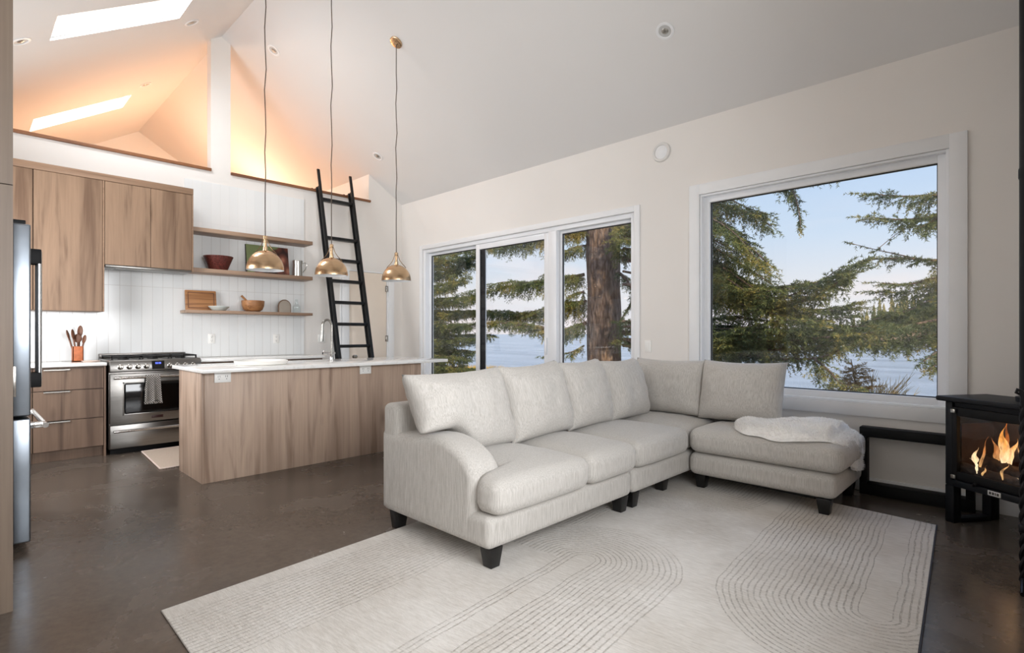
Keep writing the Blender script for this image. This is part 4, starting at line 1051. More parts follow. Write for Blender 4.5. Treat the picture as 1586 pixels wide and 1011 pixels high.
back_cushion(-2.33, 4.395, .735, 0, R(14), .70, .49, .28, 5, 'back cushion in the corner, its back to the wall between the windows')
back_cushion(-1.685, 4.375, .735, 0, R(15), .665, .50, .28, 6, 'back cushion before the large window, at the open end of the sofa')

# fluffy white throw over the end of the sofa
def throw():
    nu, nv = 90, 40; XS, XE = -1.60, CX1 - .004; drop = .17; L = (XE - XS) + drop
    def surf(x, y):                                     # the seat top under the throw
        return .474 + .016 * max(0, 1 - abs((x + 1.39) / .52) ** 2.5) - 4.0 * max(0, CY0 + .06 - y) ** 2
    top, bot = [], []
    for i in range(nu + 1):
        s = i / nu; d = s * L; x = XS + d; ra, rb = [], []
        lobe = math.sqrt(max(0, 1 - (1 - min(1, d / .16)) ** 2))
        yf = 4.07 - .165 * lobe + .02 * math.sin(d * 14) * sstep(.15, .3, d) + .14 * sstep(.50, .80, d); yb = 4.07 + .16 * lobe + .33 * sstep(.12, .45, d)
        dr = drop * (.75 + .35 * 0)
        for j in range(nv + 1):
            v = j / nv; w = 2 * v - 1; y = yf + (yb - yf) * v
            puff = .012 + .066 * (max(0, 1 - abs(w) ** 3.5)) ** .6 * (max(0, lobe) ** .6)
            puff *= 1 + .35 * noise.noise(Vector((x * 4.5, y * 6, 3))) + .25 * math.sin(y * 24 + x * 9) * sstep(.2, .6, d)
            over = x - (XE - .06)
            n = Vector((0, 0, 1)); p = Vector((x, y, surf(min(x, XE - .06), y)))
            if over > 0:
                a = min(over / .095, 1) * math.pi / 2; rr = .062; z0 = surf(XE - .06, y)
                p = Vector((XE - .06 + rr * math.sin(a) + .004, y, z0 - rr * (1 - math.cos(a)))); n = Vector((math.sin(a), 0, math.cos(a)))
                ext = max(0, over - .095) * (1.0 + .25 * math.sin(y * 9) + .6 * (v - .5))
                p.z -= ext; p.x += .012 * max(0, math.sin(y * 30 + 1)) * min(1, ext / .05)
                puff *= .34
            fl = .008 * noise.noise(p * 22) + .006 * noise.noise(p * 55)
            ra.append(p + n * (max(.012, puff) + fl)); rb.append(p + n * .004)
        top.append(ra); bot.append(rb)
    b = B(); VT = [[b.verts.new(p) for p in r] for r in top]; VB = [[b.verts.new(p) for p in r] for r in bot]
    for i in range(nu):
        for k in range(nv):
            b.faces.new((VT[i][k], VT[i + 1][k], VT[i + 1][k + 1], VT[i][k + 1])); b.faces.new((VB[i][k + 1], VB[i + 1][k + 1], VB[i + 1][k], VB[i][k]))
        b.faces.new((VB[i][0], VB[i + 1][0], VT[i + 1][0], VT[i][0])); b.faces.new((VT[i][nv], VT[i + 1][nv], VB[i + 1][nv], VB[i][nv]))
    for k in range(nv):
        b.faces.new((VB[0][k + 1], VB[0][k], VT[0][k], VT[0][k + 1])); b.faces.new((VB[nu][k], VB[nu][k + 1], VT[nu][k + 1], VT[nu][k]))
    single('throw_blanket', b, 'throw_white', 'fluffy white throw lying over the open end of the sofa', 'blanket', (-1.2, 4.2, .48), sharp=85)
    P = []; 
    for i in range(nu):
        for k in range(nv):
            a, c, d_, e = top[i][k], top[i + 1][k], top[i + 1][k + 1], top[i][k + 1]; nn = (c - a).cross(e - a)
            if nn.length < 1e-9: continue
            nn.normalize(); nn = nn if nn.z > -.2 else -nn
            for _ in range(9):
                u, w = random.random(), random.random(); q = a.lerp(c, u).lerp(e.lerp(d_, u), w)
                dr_ = (nn + Vector((random.gauss(0, .7), random.gauss(0, .7), random.gauss(0, .4)))).normalized(); sd = dr_.cross(Vector((random.random() - .5, random.random() - .5, 1))).normalized() * .0016; tp = q + dr_ * random.uniform(.010, .020)
                P += [q - sd, q + sd, tp]
    t_ = bpy.data.objects['throw_blanket']; o = numpy_mesh('pile', [tuple(x) for x in P], np.arange(len(P), dtype=np.int32).reshape(-1, 3), 'throw_pile', t_); o['kind'] = 'stuff'
throw()

# black open frame by the wall beside the stove
t = thing('firewood_rack', 'low black open frame on the floor between sofa and stove', 'rack', (-.66, 4.74, 0))
b = B(); xa, xb, ya, yb = -.935, -.28, 4.70, 4.80
box(b, xa, xb, ya, yb, 0.0, .085, .003); add('bottom_rail', b, 'black_metal', t)
b = B(); box(b, xa, xb, ya, yb, .43, .50, .003); add('top_rail', b, 'black_metal', t)
for x in (xa, xb - .045):
    b = B(); box(b, x, x + .045, ya, yb, .086, .429, .002); add('upright', b, 'black_metal', t)

# gas stove standing across the corner
SW, SD = .66, .36
SAng = math.atan2(-.57, .82)
sx_, sy_ = math.cos(SAng), math.sin(SAng)
SL0 = Vector((-.405, 4.40, 0))                       # front left foot
SO = SL0 + Vector((sx_, sy_, 0)) * SW / 2 + Vector((-sy_, sx_, 0)) * SD / 2
SO.x += 0.0
st = thing('gas_stove', 'black freestanding stove with a burning log fire by the window wall', 'stove', tuple(SO), SAng)
def sadd(nm, b, mat, par=None, sharp=38): return add(nm, b, mat, par or st, sharp, True)
w2, d2 = SW / 2, SD / 2
for s in (-1, 1):
    b = B(); xa = s * w2 - (0 if s > 0 else 0); xi = s * (w2 - .055)
    box(b, xa, xi, -d2, -d2 + .06, 0, .235, .004); box(b, xa, xi, d2 - .07, d2, 0, .235, .004); box(b, xa, xi, -d2 + .06, d2 - .07, 0, .028, .003)
    sadd('leg_frame', b, 'stove_black')
BZ0, BZ1 = .236, .768
# firebox: open at the front
b = B(); wl = .045
box(b, -w2, -w2 + wl, -d2, d2, BZ0, BZ1, .006); box(b, w2 - wl, w2, -d2, d2, BZ0, BZ1, .006); box(b, -w2 + wl, w2 - wl, d2 - .03, d2, BZ0, BZ1); box(b, -w2 + wl, w2 - wl, -d2 + .02, d2 - .03, BZ0, BZ0 + .06); box(b, -w2 + wl, w2 - wl, -d2 + .02, d2 - .03, BZ1 - .05, BZ1)
sadd('body', b, 'stove_black')
b = B(); prism(b, [(-w2 - .03, -d2 - .035), (w2 + .03, -d2 - .035), (w2 + .03, d2 + .005), (-w2 - .03, d2 + .005)], 'Z', BZ1 + .001, BZ1 + .033, .008, 3); sadd('top_plate', b, 'stove_black')
b = B(); box(b, -w2 + wl + .004, w2 - wl - .004, d2 - .045, d2 - .031, BZ0 + .061, BZ1 - .051); box(b, -w2 + wl + .001, -w2 + wl + .012, -d2 + .06, d2 - .046, BZ0 + .061, BZ1 - .14); box(b, w2 - wl - .012, w2 - wl - .001, -d2 + .06, d2 - .046, BZ0 + .061, BZ1 - .14); sadd('brick_liner', b, 'firebrick')
# door with glass
b = B(); da, db, za, zb = -w2 + wl + .004, w2 - wl - .004, BZ0 + .05, BZ1 - .03
yf = -d2 - .012
for (a, c, e, f) in ((da, da + .035, za, zb), (db - .035, db, za, zb), (da + .035, db - .035, zb - .055, zb), (da + .035, db - .035, za, za + .05)): box(b, a, c, yf, -d2 + .018, e, f, .005)
dr = sadd('door', b, 'black_metal')
b = B(); box(b, da + .033, db - .033, -d2 + .002, -d2 + .006, za + .045, zb - .05); sadd('pane', b, 'stove_glass', dr)
for z in (zb - .025, za + .015):
    b = B(); box(b, da + .004, da + .034, yf - .014, yf - .0005, z - .012, z + .012, .004); sadd('latch', b, 'pewter', dr)
b = B(); box(b, -w2 + .06, w2 - .06, -d2 - .020, -d2 - .0, BZ0 + .004, BZ0 + .045, .006); sadd('ash_lip', b, 'stove_black')
b = B(); box(b, -.055, .015, -d2 - .024, -d2 - .0205, BZ0 + .012, BZ0 + .040, .001); bd = sadd('badge', b, 'badge_white')
b = B()
for k, (q, wq) in enumerate(((-.047, .012), (-.031, .012), (-.015, .006), (-.005, .012))): box(b, q, q + wq, -d2 - .0248, -d2 - .0239, BZ0 + .018, BZ0 + .034)
sadd('badge_marks', b, 'slot_dark', bd)
b = B(); tube(b, [(-.155, -d2 - .004, BZ0 + .03), (-.12, -d2 - .035, BZ0 + .055), (-.11, -d2 - .045, BZ0 + .062)], .008, 8); sadd('air_lever', b, 'black_metal')
# log set, embers and flames
def slog(p, q, r, seed):
    P, Q_ = Vector(p), Vector(q); n = 14; b = B()
    tube(b, [P.lerp(Q_, k / n) for k in range(n + 1)], [r * (1 + .12 * math.sin(k * 2.1 + seed)) for k in range(n + 1)], 16)
    bmesh.ops.subdivide_edges(b, edges=list(b.edges), cuts=1, use_grid_fill=True)
    for v in b.verts: v.co += Vector((noise.noise(v.co * 35 + Vector((seed, 0, 0))), noise.noise(v.co * 40), noise.noise(v.co * 37))) * .010
    sadd('log', b, 'log_char', None, 80)
fz = BZ0 + .062
slog((-.27, -.125, fz + .052), (.25, -.14, fz + .030), .034, 1)
slog((-.20, -.045, fz + .10), (.16, -.075, fz + .060), .040, 3)
slog((-.25, .03, fz + .10), (.06, .06, fz + .27), .024, 5)
slog((-.02, -.02, fz + .05), (.26, .01, fz + .13), .034, 7)
b = B()
for k in range(70):
    x, y = random.uniform(-.25, .25), random.uniform(-.10, .06); r = random.uniform(.010, .020)
    tt = bmesh.new(); bmesh.ops.create_icosphere(tt, subdivisions=1, radius=r); tt.transform(Matrix.Translation((x, y, fz + .012 + random.uniform(0, .03))) @ Matrix.Rotation(random.uniform(0, 3), 4, 'X')); merge(b, tt)
e = sadd('ember_bed', b, 'ember_glow', None, 20); e['kind'] = 'stuff'
def flame(x, y, z, h, w, bend, seed, mat='flame_core'):
    b = B(); n = 16; pts = []; rs = []
    for k in range(n + 1):
        f = k / n
        pts.append((x + bend * f * f + .016 * math.sin(f * 7 + seed) * f, y + .012 * math.sin(f * 5 + seed * 2), z + h * f)); rs.append(max(.0008, w * (math.sin(math.pi * min(1, f * .9 + .12)) ** 1.3) * (1 - f) ** .45 * (1 + .12 * math.sin(f * 15 + seed))))
    tube(b, pts, [q * .78 for q in rs], 12)
    for v in b.verts: v.co.y = y + (v.co.y - y) * .55
    sadd('flame', b, mat, None, 80)
flame(-.085, -.05, fz + .12, .23, .046, .01, 0); flame(-.05, -.045, fz + .11, .17, .034, .03, 2); flame(-.125, -.04, fz + .11, .15, .030, -.02, 4, 'flame_tip'); flame(-.09, -.03, fz + .14, .26, .018, .03, 12, 'flame_tip')
flame(-.215, -.075, fz + .06, .13, .030, -.01, 1); flame(-.185, -.085, fz + .05, .22, .014, .05, 5, 'flame_tip'); flame(-.145, -.165, fz + .05, .085, .012, -.03, 3); flame(-.115, -.16, fz + .04, .07, .010, .03, 11, 'flame_tip')
flame(.075, -.085, fz + .05, .21, .028, -.06, 6); flame(.10, -.09, fz + .03, .18, .024, -.03, 7); flame(.0, -.165, fz + .05, .10, .012, .015, 8, 'flame_tip'); flame(.055, -.155, fz + .01, .07, .024, .02, 9); flame(.16, -.07, fz + .04, .14, .022, .0, 13, 'flame_tip')
fl = bpy.data.lights.new('firelight', 'POINT'); flo = bpy.data.objects.new('firelight', fl); COL.objects.link(flo)
fl.energy = 1.2; fl.color = (1, .55, .22); fl.shadow_soft_size = .05; flo.location = SO + Vector((0, -.02, fz + .30))
# stove pipe and its ceiling box
pp = Vector((SO.x + .055, SO.y - .02, 0)); zt_ = zr(pp.y)
t = thing('stovepipe', 'black stovepipe rising from the stove to the ceiling', 'pipe', (pp.x, pp.y, .80))
b = B(); lathe(b, [(.0, BZ1 + .034), (.10, BZ1 + .034), (.10, BZ1 + .06), (.083, BZ1 + .065), (.083, 2.10), (.087, 2.11), (.087, 2.16), (.083, 2.17), (.083, zt_ - .12), (0, zt_ - .12)], (pp.x, pp.y, 0), 40); add('pipe', b, 'stove_black', t)
b = B(); zz = lambda y: zr(y); ya, yb = pp.y - .27, 4.52; xa, xb = -.195, pp.x + .27
prism(b, [(ya, zz(ya)), (yb, zz(yb)), (yb, zz(yb) - .035), (ya, zz(yb) - .035)], 'X', xa, xb); add('ceiling_box', b, 'black_metal', t)
# wrought iron fire screen in the foreground, only its left edge in the picture
xa, xb, yy = -.050, .43, 3.50
t = thing('fire_screen', 'black wrought iron fire screen at the right edge, standing before the stove', 'fire screen', ((xa + xb) / 2, yy, 0))
def twisted(b, p, q, r, pitch, n):
    P, Q_ = Vector(p), Vector(q); d = (Q_ - P).normalized(); u = d.cross(Vector((0, 1, 0)) if abs(d.y) < .9 else Vector((1, 0, 0))).normalized(); v = d.cross(u)
    for s_ in (0, math.pi): tube(b, [P.lerp(Q_, k / n) + (u * math.cos(k * pitch + s_) + v * math.sin(k * pitch + s_)) * r * .6 for k in range(n + 1)], r, 7)
b = B(); twisted(b, (xa + .016, yy, .03), (xa + .016, yy, .86), .010, .55, 80); twisted(b, (xb - .016, yy, .03), (xb - .016, yy, .86), .010, .55, 80)
twisted(b, (xa + .02, yy, .05), (xb - .02, yy, .05), .009, .55, 50); twisted(b, (xa + .02, yy, .84), (xb - .02, yy, .84), .009, .55, 50); add('frame', b, 'iron_sheen', t)
b = B(); n = 15
for k in range(n): 
    x = xa + .03 + (xb - xa - .06) * k / (n - 1); tube(b, [(x, yy + .004 * math.sin(q * 1.6 + k), .05 + .79 * q / 24) for q in range(25)], .0055, 6)
for k in range(24):
    z = .07 + .75 * k / 23; tube(b, [(xa + .02, yy, z), (xb - .02, yy, z)], .005, 6)
add('lattice', b, 'iron_sheen', t)
for s_ in (0, 1):
    x = xb - .016 if s_ else xa + .016; sg = 1 if s_ else -1
    b = B(); tube(b, [(x, yy, .85), (x, yy, .90), (x + sg * .006, yy, .925), (x + sg * .020, yy, .932), (x + sg * .024, yy, .918), (x + sg * .012, yy, .910)], [.011, .011, .010, .009, .007, .005], 9); add('scroll', b, 'iron_sheen', t)
    b = B(); tube(b, [(x, yy - .13, .010), (x, yy - .09, .012), (x, yy, .045), (x, yy + .09, .012), (x, yy + .13, .010)], .0095, 8); add('foot', b, 'iron_sheen', t)
    b = B(); box(b, x - .016, x + .016, yy - .022, yy + .022, .26, .30, .006); add('clasp', b, 'iron_sheen', t)

# ================================================================== outdoors
def smooth_path(P, n):
    P = [Vector(p) for p in P]; out = []
    m = len(P) - 1
    for i in range(n + 1):
        s = i / n * m; k = min(int(s), m - 1); f = s - k
        p0, p1, p2, p3 = P[max(k - 1, 0)], P[k], P[k + 1], P[min(k + 2, m)]
        out.append(.5 * ((2 * p1) + (p2 - p0) * f + (2 * p0 - 5 * p1 + 4 * p2 - p3) * f * f + (3 * p1 - p0 - 3 * p2 + p3) * f ** 3))
    return out
class Tree:
    def __init__(s): s.P = []; s.D = []; s.L = []; s.limbs = B()
    def limb(s, pts, r0=.05, tw=.55, droop=.35, hang=.25, step=.034, start=.0, up=0.0, sub=1.0):
        n = 40; path = smooth_path(pts, n)
        tube(s.limbs, path[::2], [max(.005, .62 * r0 * (1 - .85 * k / (n / 2))) for k in range(n // 2 + 1)], 7)
        seg = [(path[k + 1] - path[k]).length for k in range(n)]; tot = sum(seg); d = start * tot
        while d < tot:
            acc = 0; k = 0
            while k < n - 1 and acc + seg[k] < d: acc += seg[k]; k += 1
            f = (d - acc) / max(seg[k], 1e-6); p = path[k].lerp(path[k + 1], f); T = (path[k + 1] - path[k]).normalized()
            frac = d / tot
            side = T.cross(Vector((0, 0, 1)));
            side = side.normalized() if side.length > .2 else Vector((0, 1, 0))
            for sg in (-1, 1):
                ln = tw * (1 - .62 * frac) * random.uniform(.55, 1.1)
                if random.random() < hang: dr = (Vector((0, 0, -1)) + side * sg * random.uniform(0, .5) + T * random.uniform(0, .4)).normalized(); ln *= random.uniform(.6, 1.15)
                else: dr = (side * sg * random.uniform(.5, 1) + T * random.uniform(.4, 1.0) + Vector((0, 0, random.uniform(-droop, .25 + up)))).normalized()
                s.twig(p, dr, ln, droop, sub)
            d += step * random.uniform(.7, 1.3)
        s.twig(path[-1], (path[-1] - path[-2]).normalized(), tw * .5, droop, sub)
    def mass(s, pts, r0=.05, tw=.55, droop=.35, hang=.25, copies=1, spread=.16, **k):
        s.limb(pts, r0, tw, droop, hang, **k)
        for c in range(copies):
            o = Vector((random.uniform(-.1, .1), random.uniform(-.5, .5), random.uniform(-1, 1) * spread))
            n = len(pts) - 1
            s.limb([Vector(p) + o * min(1, 2.5 * i / n) + Vector((0, 0, random.uniform(-.5, .5) * spread * .6)) * (0 < i) for i, p in enumerate(pts)], r0 * .45, tw * random.uniform(.75, 1), droop, min(.8, hang + .1), **k)
    def twig(s, p, d, ln, droop, sub=1.0):
        n = max(2, int(ln / .075)); q = Vector(p); d = Vector(d)
        for k in range(n):
            st = ln / n; dd = d.copy(); dd.z -= droop * .75 * k / n; dd.normalize()
            s.P.append(tuple(q)); s.D.append(tuple(dd)); s.L.append(st * 1.15)
            sd = dd.cross(Vector((0, 0, 1))); sd = sd.normalized() if sd.length > .1 else Vector((random.uniform(-1, 1), random.uniform(-1, 1), 0)).normalized()
            for sg in (-1, 1):
                if k > 0 and random.random() < .85 * sub:
                    l2 = ln * (.52 - .30 * k / n) * random.uniform(.6, 1.2)
                    a = (dd * .85 + sd * sg * .7 + Vector((0, 0, random.uniform(-.35, .1)))).normalized()
                    s.P.append(tuple(q)); s.D.append(tuple(a)); s.L.append(l2)
            q = q + dd * st
    def needles(s, spacing=.0095, nl=.042, nw=.011):
        P, D, Ln = np.array(s.P), np.array(s.D), np.array(s.L)
        cnt = np.maximum(3, (Ln / spacing).astype(int)); idx = np.repeat(np.arange(len(P)), cnt); m = len(idx)
        f = RNG.random(m); base = P[idx] + D[idx] * (Ln[idx] * f)[:, None]
        rv = RNG.normal(size=(m, 3)); d = D[idx]; rv -= d * (rv * d).sum(1)[:, None]; rv /= np.linalg.norm(rv, axis=1)[:, None] + 1e-9
        nd = d * .62 + rv * .78; tip = base + nd * (nl * (.75 + .5 * RNG.random(m)))[:, None]
        w = np.cross(nd, RNG.normal(size=(m, 3))); w /= np.linalg.norm(w, axis=1)[:, None] + 1e-9
        V = np.stack([base - w * nw / 2, base + w * nw / 2, tip], 1).reshape(-1, 3)
        # the thin woody axis of every spray
        ax = np.cross(D, RNG.normal(size=D.shape)); ax /= np.linalg.norm(ax, axis=1)[:, None] + 1e-9
        A = np.stack([P - ax * .003, P + ax * .003, P + D * Ln[:, None]], 1).reshape(-1, 3)
        V = np.concatenate([V, A]); return V, np.arange(len(V), dtype=np.int32).reshape(-1, 3)
GZ = -.42
def trunk_bm(c, r_top, r_bot, h, seed, flare=1.25):
    b = B(); n = 30; P = []; rr = []
    for k in range(n + 1):
        f = k / n; P.append((c[0] + .05 * math.sin(f * 3 + seed), c[1] + .05 * math.sin(f * 2.3 + seed), GZ - .2 + h * f)); rr.append(r_bot + (r_top - r_bot) * f + r_bot * (flare - 1) * max(0, 1 - f * 9) ** 2)
    tube(b, P, rr, 40)
    for v in b.verts:
        q = Vector((v.co.x - c[0], v.co.y - c[1], 0)); q.normalize()
        v.co += q * (.035 * noise.noise(Vector((q.x * 4, q.y * 4, v.co.z * .9 + seed))) + .02 * noise.noise(Vector((q.x * 11, q.y * 11, v.co.z * 2.2))))
    return b
def finish_tree(name, label, cat, loc, tr, trunk=None, mat='needles', group=None, sp=.0095):
    t = thing(name, label, cat, loc, 0, group)
    if trunk is not None: add('trunk', trunk, 'bark', t, 80)
    add('limbs', tr.limbs, 'bark', t, 80)
    V, F = tr.needles(sp); numpy_mesh('foliage', V, F, mat, t)
    return t
def px(Y, *pts):
    "limb through picture points; Y one depth or (start, end)"
    y0, y1 = Y if isinstance(Y, tuple) else (Y, Y); n = len(pts) - 1
    return [at(a, c, y0 + (y1 - y0) * i / n) for i, (a, c) in enumerate(pts)]

# the big spruce right outside the glass door
TA = Tree(); TC = at(930, 516, 9.5)
L = TA.limb
TA.mass(px((9.4, 8.6), (905, 425), (870, 432), (834, 438), (795, 443), (757, 452), (715, 462)), .06, .50, .5, .35)
TA.mass(px((9.4, 10.0), (908, 466), (880, 474), (834, 486), (790, 487), (750, 484), (690, 482)), .05, .50, .45, .4)
TA.mass(px((9.3, 8.9), (908, 500), (870, 511), (834, 506), (790, 501), (755, 500), (700, 507)), .07, .42, .5, .5)
L(px((9.4, 9.0), (905, 452), (885, 458), (868, 478), (858, 505)), .05, .35, .6, .4)
TA.mass(px((9.4, 8.4), (910, 340), (880, 345), (834, 362), (790, 372), (740, 376), (690, 380)), .05, .62, .6, .85, copies=1, spread=.06)
TA.mass(px((9.4, 9.2), (908, 380), (885, 385), (868, 402), (850, 418)), .035, .40, .6, .5)
TA.mass(px((9.4, 9.0), (908, 345), (885, 350), (865, 358)), .04, .45, .6, .6)
L(px((9.4, 9.0), (905, 535), (885, 545), (862, 550), (840, 552)), .03, .30, .5, .4)
TA.mass(px((9.3, 8.8), (955, 345), (970, 350), (1000, 350), (1050, 340)), .06, .5, .5, .6)
L(px((9.4, 9.2), (955, 420), (972, 435), (980, 460), (962, 495)), .06, .30, .6, .3)
TA.mass(px((9.3, 9.0), (955, 385), (975, 388), (1010, 390)), .03, .45, .5, .4)
L(px((9.3, 8.9), (955, 500), (985, 497), (1040, 500)), .04, .40, .5, .5)
L(px((9.4, 9.2), (955, 525), (975, 530), (1000, 545)), .06, .35, .5, .4)
# its long limbs crossing the large window
TA.mass(px((9.2, 8.2), (965, 400), (1040, 415), (1100, 428), (1140, 442), (1185, 468), (1230, 468), (1275, 452), (1318, 420)), .09, .72, .40, .35, start=.22)
TA.mass(px((9.2, 8.6), (965, 385), (1060, 398), (1130, 432), (1180, 446), (1240, 440), (1290, 432), (1330, 412)), .05, .60, .35, .3, start=.25)
TA.mass(px((9.2, 9.4), (965, 440), (1060, 450), (1150, 462), (1230, 478), (1290, 478), (1325, 470)), .05, .66, .4, .35, start=.2)
TA.mass(px((9.2, 7.9), (965, 310), (1060, 322), (1110, 340), (1150, 372), (1190, 408)), .07, .62, .55, .45, start=.2)
TA.mass(px((9.2, 8.4), (965, 280), (1060, 300), (1120, 318), (1165, 332), (1195, 350)), .06, .62, .55, .5, start=.2)
TA.mass(px((9.2, 8.8), (965, 350), (1060, 366), (1120, 392), (1165, 420), (1195, 440)), .05, .60, .5, .4, start=.2)
TA.mass(px((9.2, 8.1), (965, 515), (1060, 520), (1110, 524), (1180, 527), (1250, 524), (1310, 520), (1370, 512)), .08, .72, .32, .45, start=.2)
TA.mass(px((9.2, 8.9), (965, 498), (1080, 505), (1150, 508), (1230, 516), (1300, 512), (1350, 508)), .06, .60, .40, .35, start=.2)
TA.mass(px((9.2, 8.3), (965, 535), (1060, 540), (1110, 538), (1170, 542), (1230, 540), (1290, 533)), .05, .55, .35, .45, start=.2)
L(px((9.2, 8.0), (965, 525), (1098, 540), (1170, 552), (1230, 556), (1275, 552), (1315, 534)), .06, .42, .6, .3, start=.25, sub=.7)
L(px((8.3, 7.8), (1262, 556), (1285, 575), (1300, 592), (1330, 600)), .03, .36, .6, .5)
L(px((8.6, 7.6), (1040, 225), (1130, 250), (1210, 268), (1260, 268), (1310, 262)), .05, .40, .7, .85, start=.3)
L(px((8.2, 7.6), (1195, 272), (1225, 292), (1236, 320), (1240, 352)), .02, .30, .8, .8)
TA.mass(px((9.2, 8.3), (965, 420), (1060, 440), (1120, 462), (1170, 478), (1215, 490)), .04, .55, .5, .5, start=.25)
TA.mass(px((9.2, 8.5), (965, 365), (1060, 385), (1120, 415), (1180, 455), (1235, 480)), .05, .6, .45, .45, start=.25)
TA.mass(px((9.1, 8.0), (965, 505), (1080, 512), (1140, 516), (1200, 512), (1260, 506)), .04, .55, .4, .5, start=.25)
finish_tree('spruce_tree', 'big spruce with a thick brown trunk right outside the glass door', 'tree', (TC.x, TC.y, GZ), TA, trunk_bm((TC.x, TC.y), .30, .375, 7.5, 1))
# spruce to the right of the large window
TB = Tree(); TR = at(1600, 516, 10.5); L = TB.limb
L(px((10.2, 9.2), (1590, 300), (1500, 300), (1450, 302), (1400, 304), (1342, 300)), .05, .55, .4, .4, start=.1)
L(px((10.2, 9.2), (1590, 318), (1500, 322), (1465, 330), (1440, 345), (1425, 352)), .04, .50, .4, .4, start=.1)
L(px((10.2, 9.0), (1590, 335), (1500, 338), (1450, 336), (1400, 340), (1342, 336)), .05, .50, .4, .25, start=.1)
L(px((10.0, 9.4), (1590, 385), (1480, 362), (1440, 352), (1405, 352), (1360, 385)), .02, .20, .3, .2, step=.16, start=.2, sub=.5)
L(px((10.2, 9.4), (1590, 410), (1500, 402), (1440, 403), (1400, 400), (1350, 402), (1325, 410)), .045, .38, .35, .2, start=.1)
L(px((10.0, 9.3), (1430, 403), (1395, 395), (1350, 385), (1315, 376)), .02, .18, .2, .15, step=.1, sub=.6)
TB.mass(px((10.2, 9.6), (1590, 425), (1500, 425), (1450, 430), (1410, 440), (1365, 438)), .05, .55, .4, .35, start=.1, copies=1)
TB.mass(px((10.2, 9.2), (1590, 450), (1500, 452), (1450, 462), (1410, 480), (1365, 490), (1325, 512)), .05, .58, .45, .4, start=.1, copies=1)
TB.mass(px((10.2, 8.9), (1590, 490), (1500, 490), (1440, 498), (1390, 508), (1340, 518), (1290, 522)), .06, .62, .45, .45, start=.1, copies=1)
TB.mass(px((10.2, 9.2), (1590, 520), (1500, 516), (1450, 520), (1400, 528), (1350, 530)), .05, .55, .55, .45, start=.1, copies=1)
TB.mass(px((10.2, 9.0), (1590, 535), (1500, 530), (1460, 540), (1430, 560)), .04, .42, .7, .5, start=.1, copies=1)
finish_tree('spruce_tree', 'spruce whose drooping boughs reach into the right half of the large window', 'tree', (TR.x, TR.y, GZ), TB, trunk_bm((TR.x, TR.y), .16, .24, 7.5, 4))
# dense spruce at the left of the glass door
TD = Tree(); TL = at(610, 516, 9.6); L = TD.limb
for k, (y0, y1, y2) in enumerate(((380, 382, 392), (398, 402, 412), (418, 424, 398), (445, 440, 425), (465, 462, 460), (482, 486, 482), (500, 505, 508), (518, 525, 524), (535, 540, 545), (550, 552, 556), (564, 568, 572))):
    TD.mass(px((9.5, 9.0 - .12 * (k % 4)), (612, y0), (650, y0), (685, y1), (718, (y1 + y2) / 2), (738 if k % 3 else 722, y2)), .045, .55, .5, .4, start=.2)
    L(px((9.6, 10.4), (612, y0 + 8), (655, y0 + 6), (695, y1 + 8), (715, y2 + 10)), .03, .5, .5, .4, start=.3)
finish_tree('spruce_tree', 'dense spruce filling the left pane of the glass door', 'tree', (TL.x, TL.y, GZ), TD, trunk_bm((TL.x, TL.y), .14, .22, 7.0, 7), mat='needles')

# sapling and bare shrub by the edge of the bank, seen low in the large window
SB = at(1325, 612, 10.6); TS = Tree()
top = at(1318, 556, 10.6)
tr_pts = [(SB.x, SB.y, GZ), (SB.x, SB.y, .3), tuple(top)]; tube(TS.limbs, smooth_path(tr_pts, 12), [.03 - .002 * k for k in range(13)], 7)
for k in range(26):
    f = k / 26; z = SB.z - .25 + (top.z - SB.z + .15) * f; a = k * 2.4; r = .55 * (1 - f) + .06
    q = Vector((SB.x, SB.y, z)); TS.limb([q, q + Vector((math.cos(a) * r * .5, math.sin(a) * r * .5, .02)), q + Vector((math.cos(a) * r, math.sin(a) * r, .05))], .008, .22, .3, .1, step=.05)
finish_tree('spruce_sapling', 'small brownish spruce sapling low in the large window', 'tree', (SB.x, SB.y, GZ), TS, mat='needles_brown')
SH = at(1350, 618, 10.9); b = B()
for k in range(60):
    a = random.uniform(0, 6.28); l = random.uniform(.5, .95); e = random.uniform(.5, 1.2); p = Vector((SH.x + random.uniform(-.1, .1), SH.y + random.uniform(-.1, .1), SH.z - .35)); d = Vector((math.cos(a) * math.cos(e), math.sin(a) * math.cos(e), math.sin(e)))
    P = [p, p + d * l * .5 + Vector((0, 0, .03)), p + d * l]; tube(b, P, [.008, .005, .002], 5)
    for j in range(4):
        q = P[1].lerp(P[2], j / 4); dd = (d + Vector((random.uniform(-.6, .6), random.uniform(-.6, .6), random.uniform(-.1, .5)))).normalized(); tube(b, [q, q + dd * .22], [.004, .0015], 4)
for k in range(5): tube(b, [(SH.x + .02 * k, SH.y, GZ), (SH.x + .03 * k - .05, SH.y, SH.z - .3)], .012, 5)
single('bare_shrub', b, 'bank_earth', 'leafless twiggy shrub beside the spruce sapling outside', 'shrub', (SH.x, SH.y, GZ))

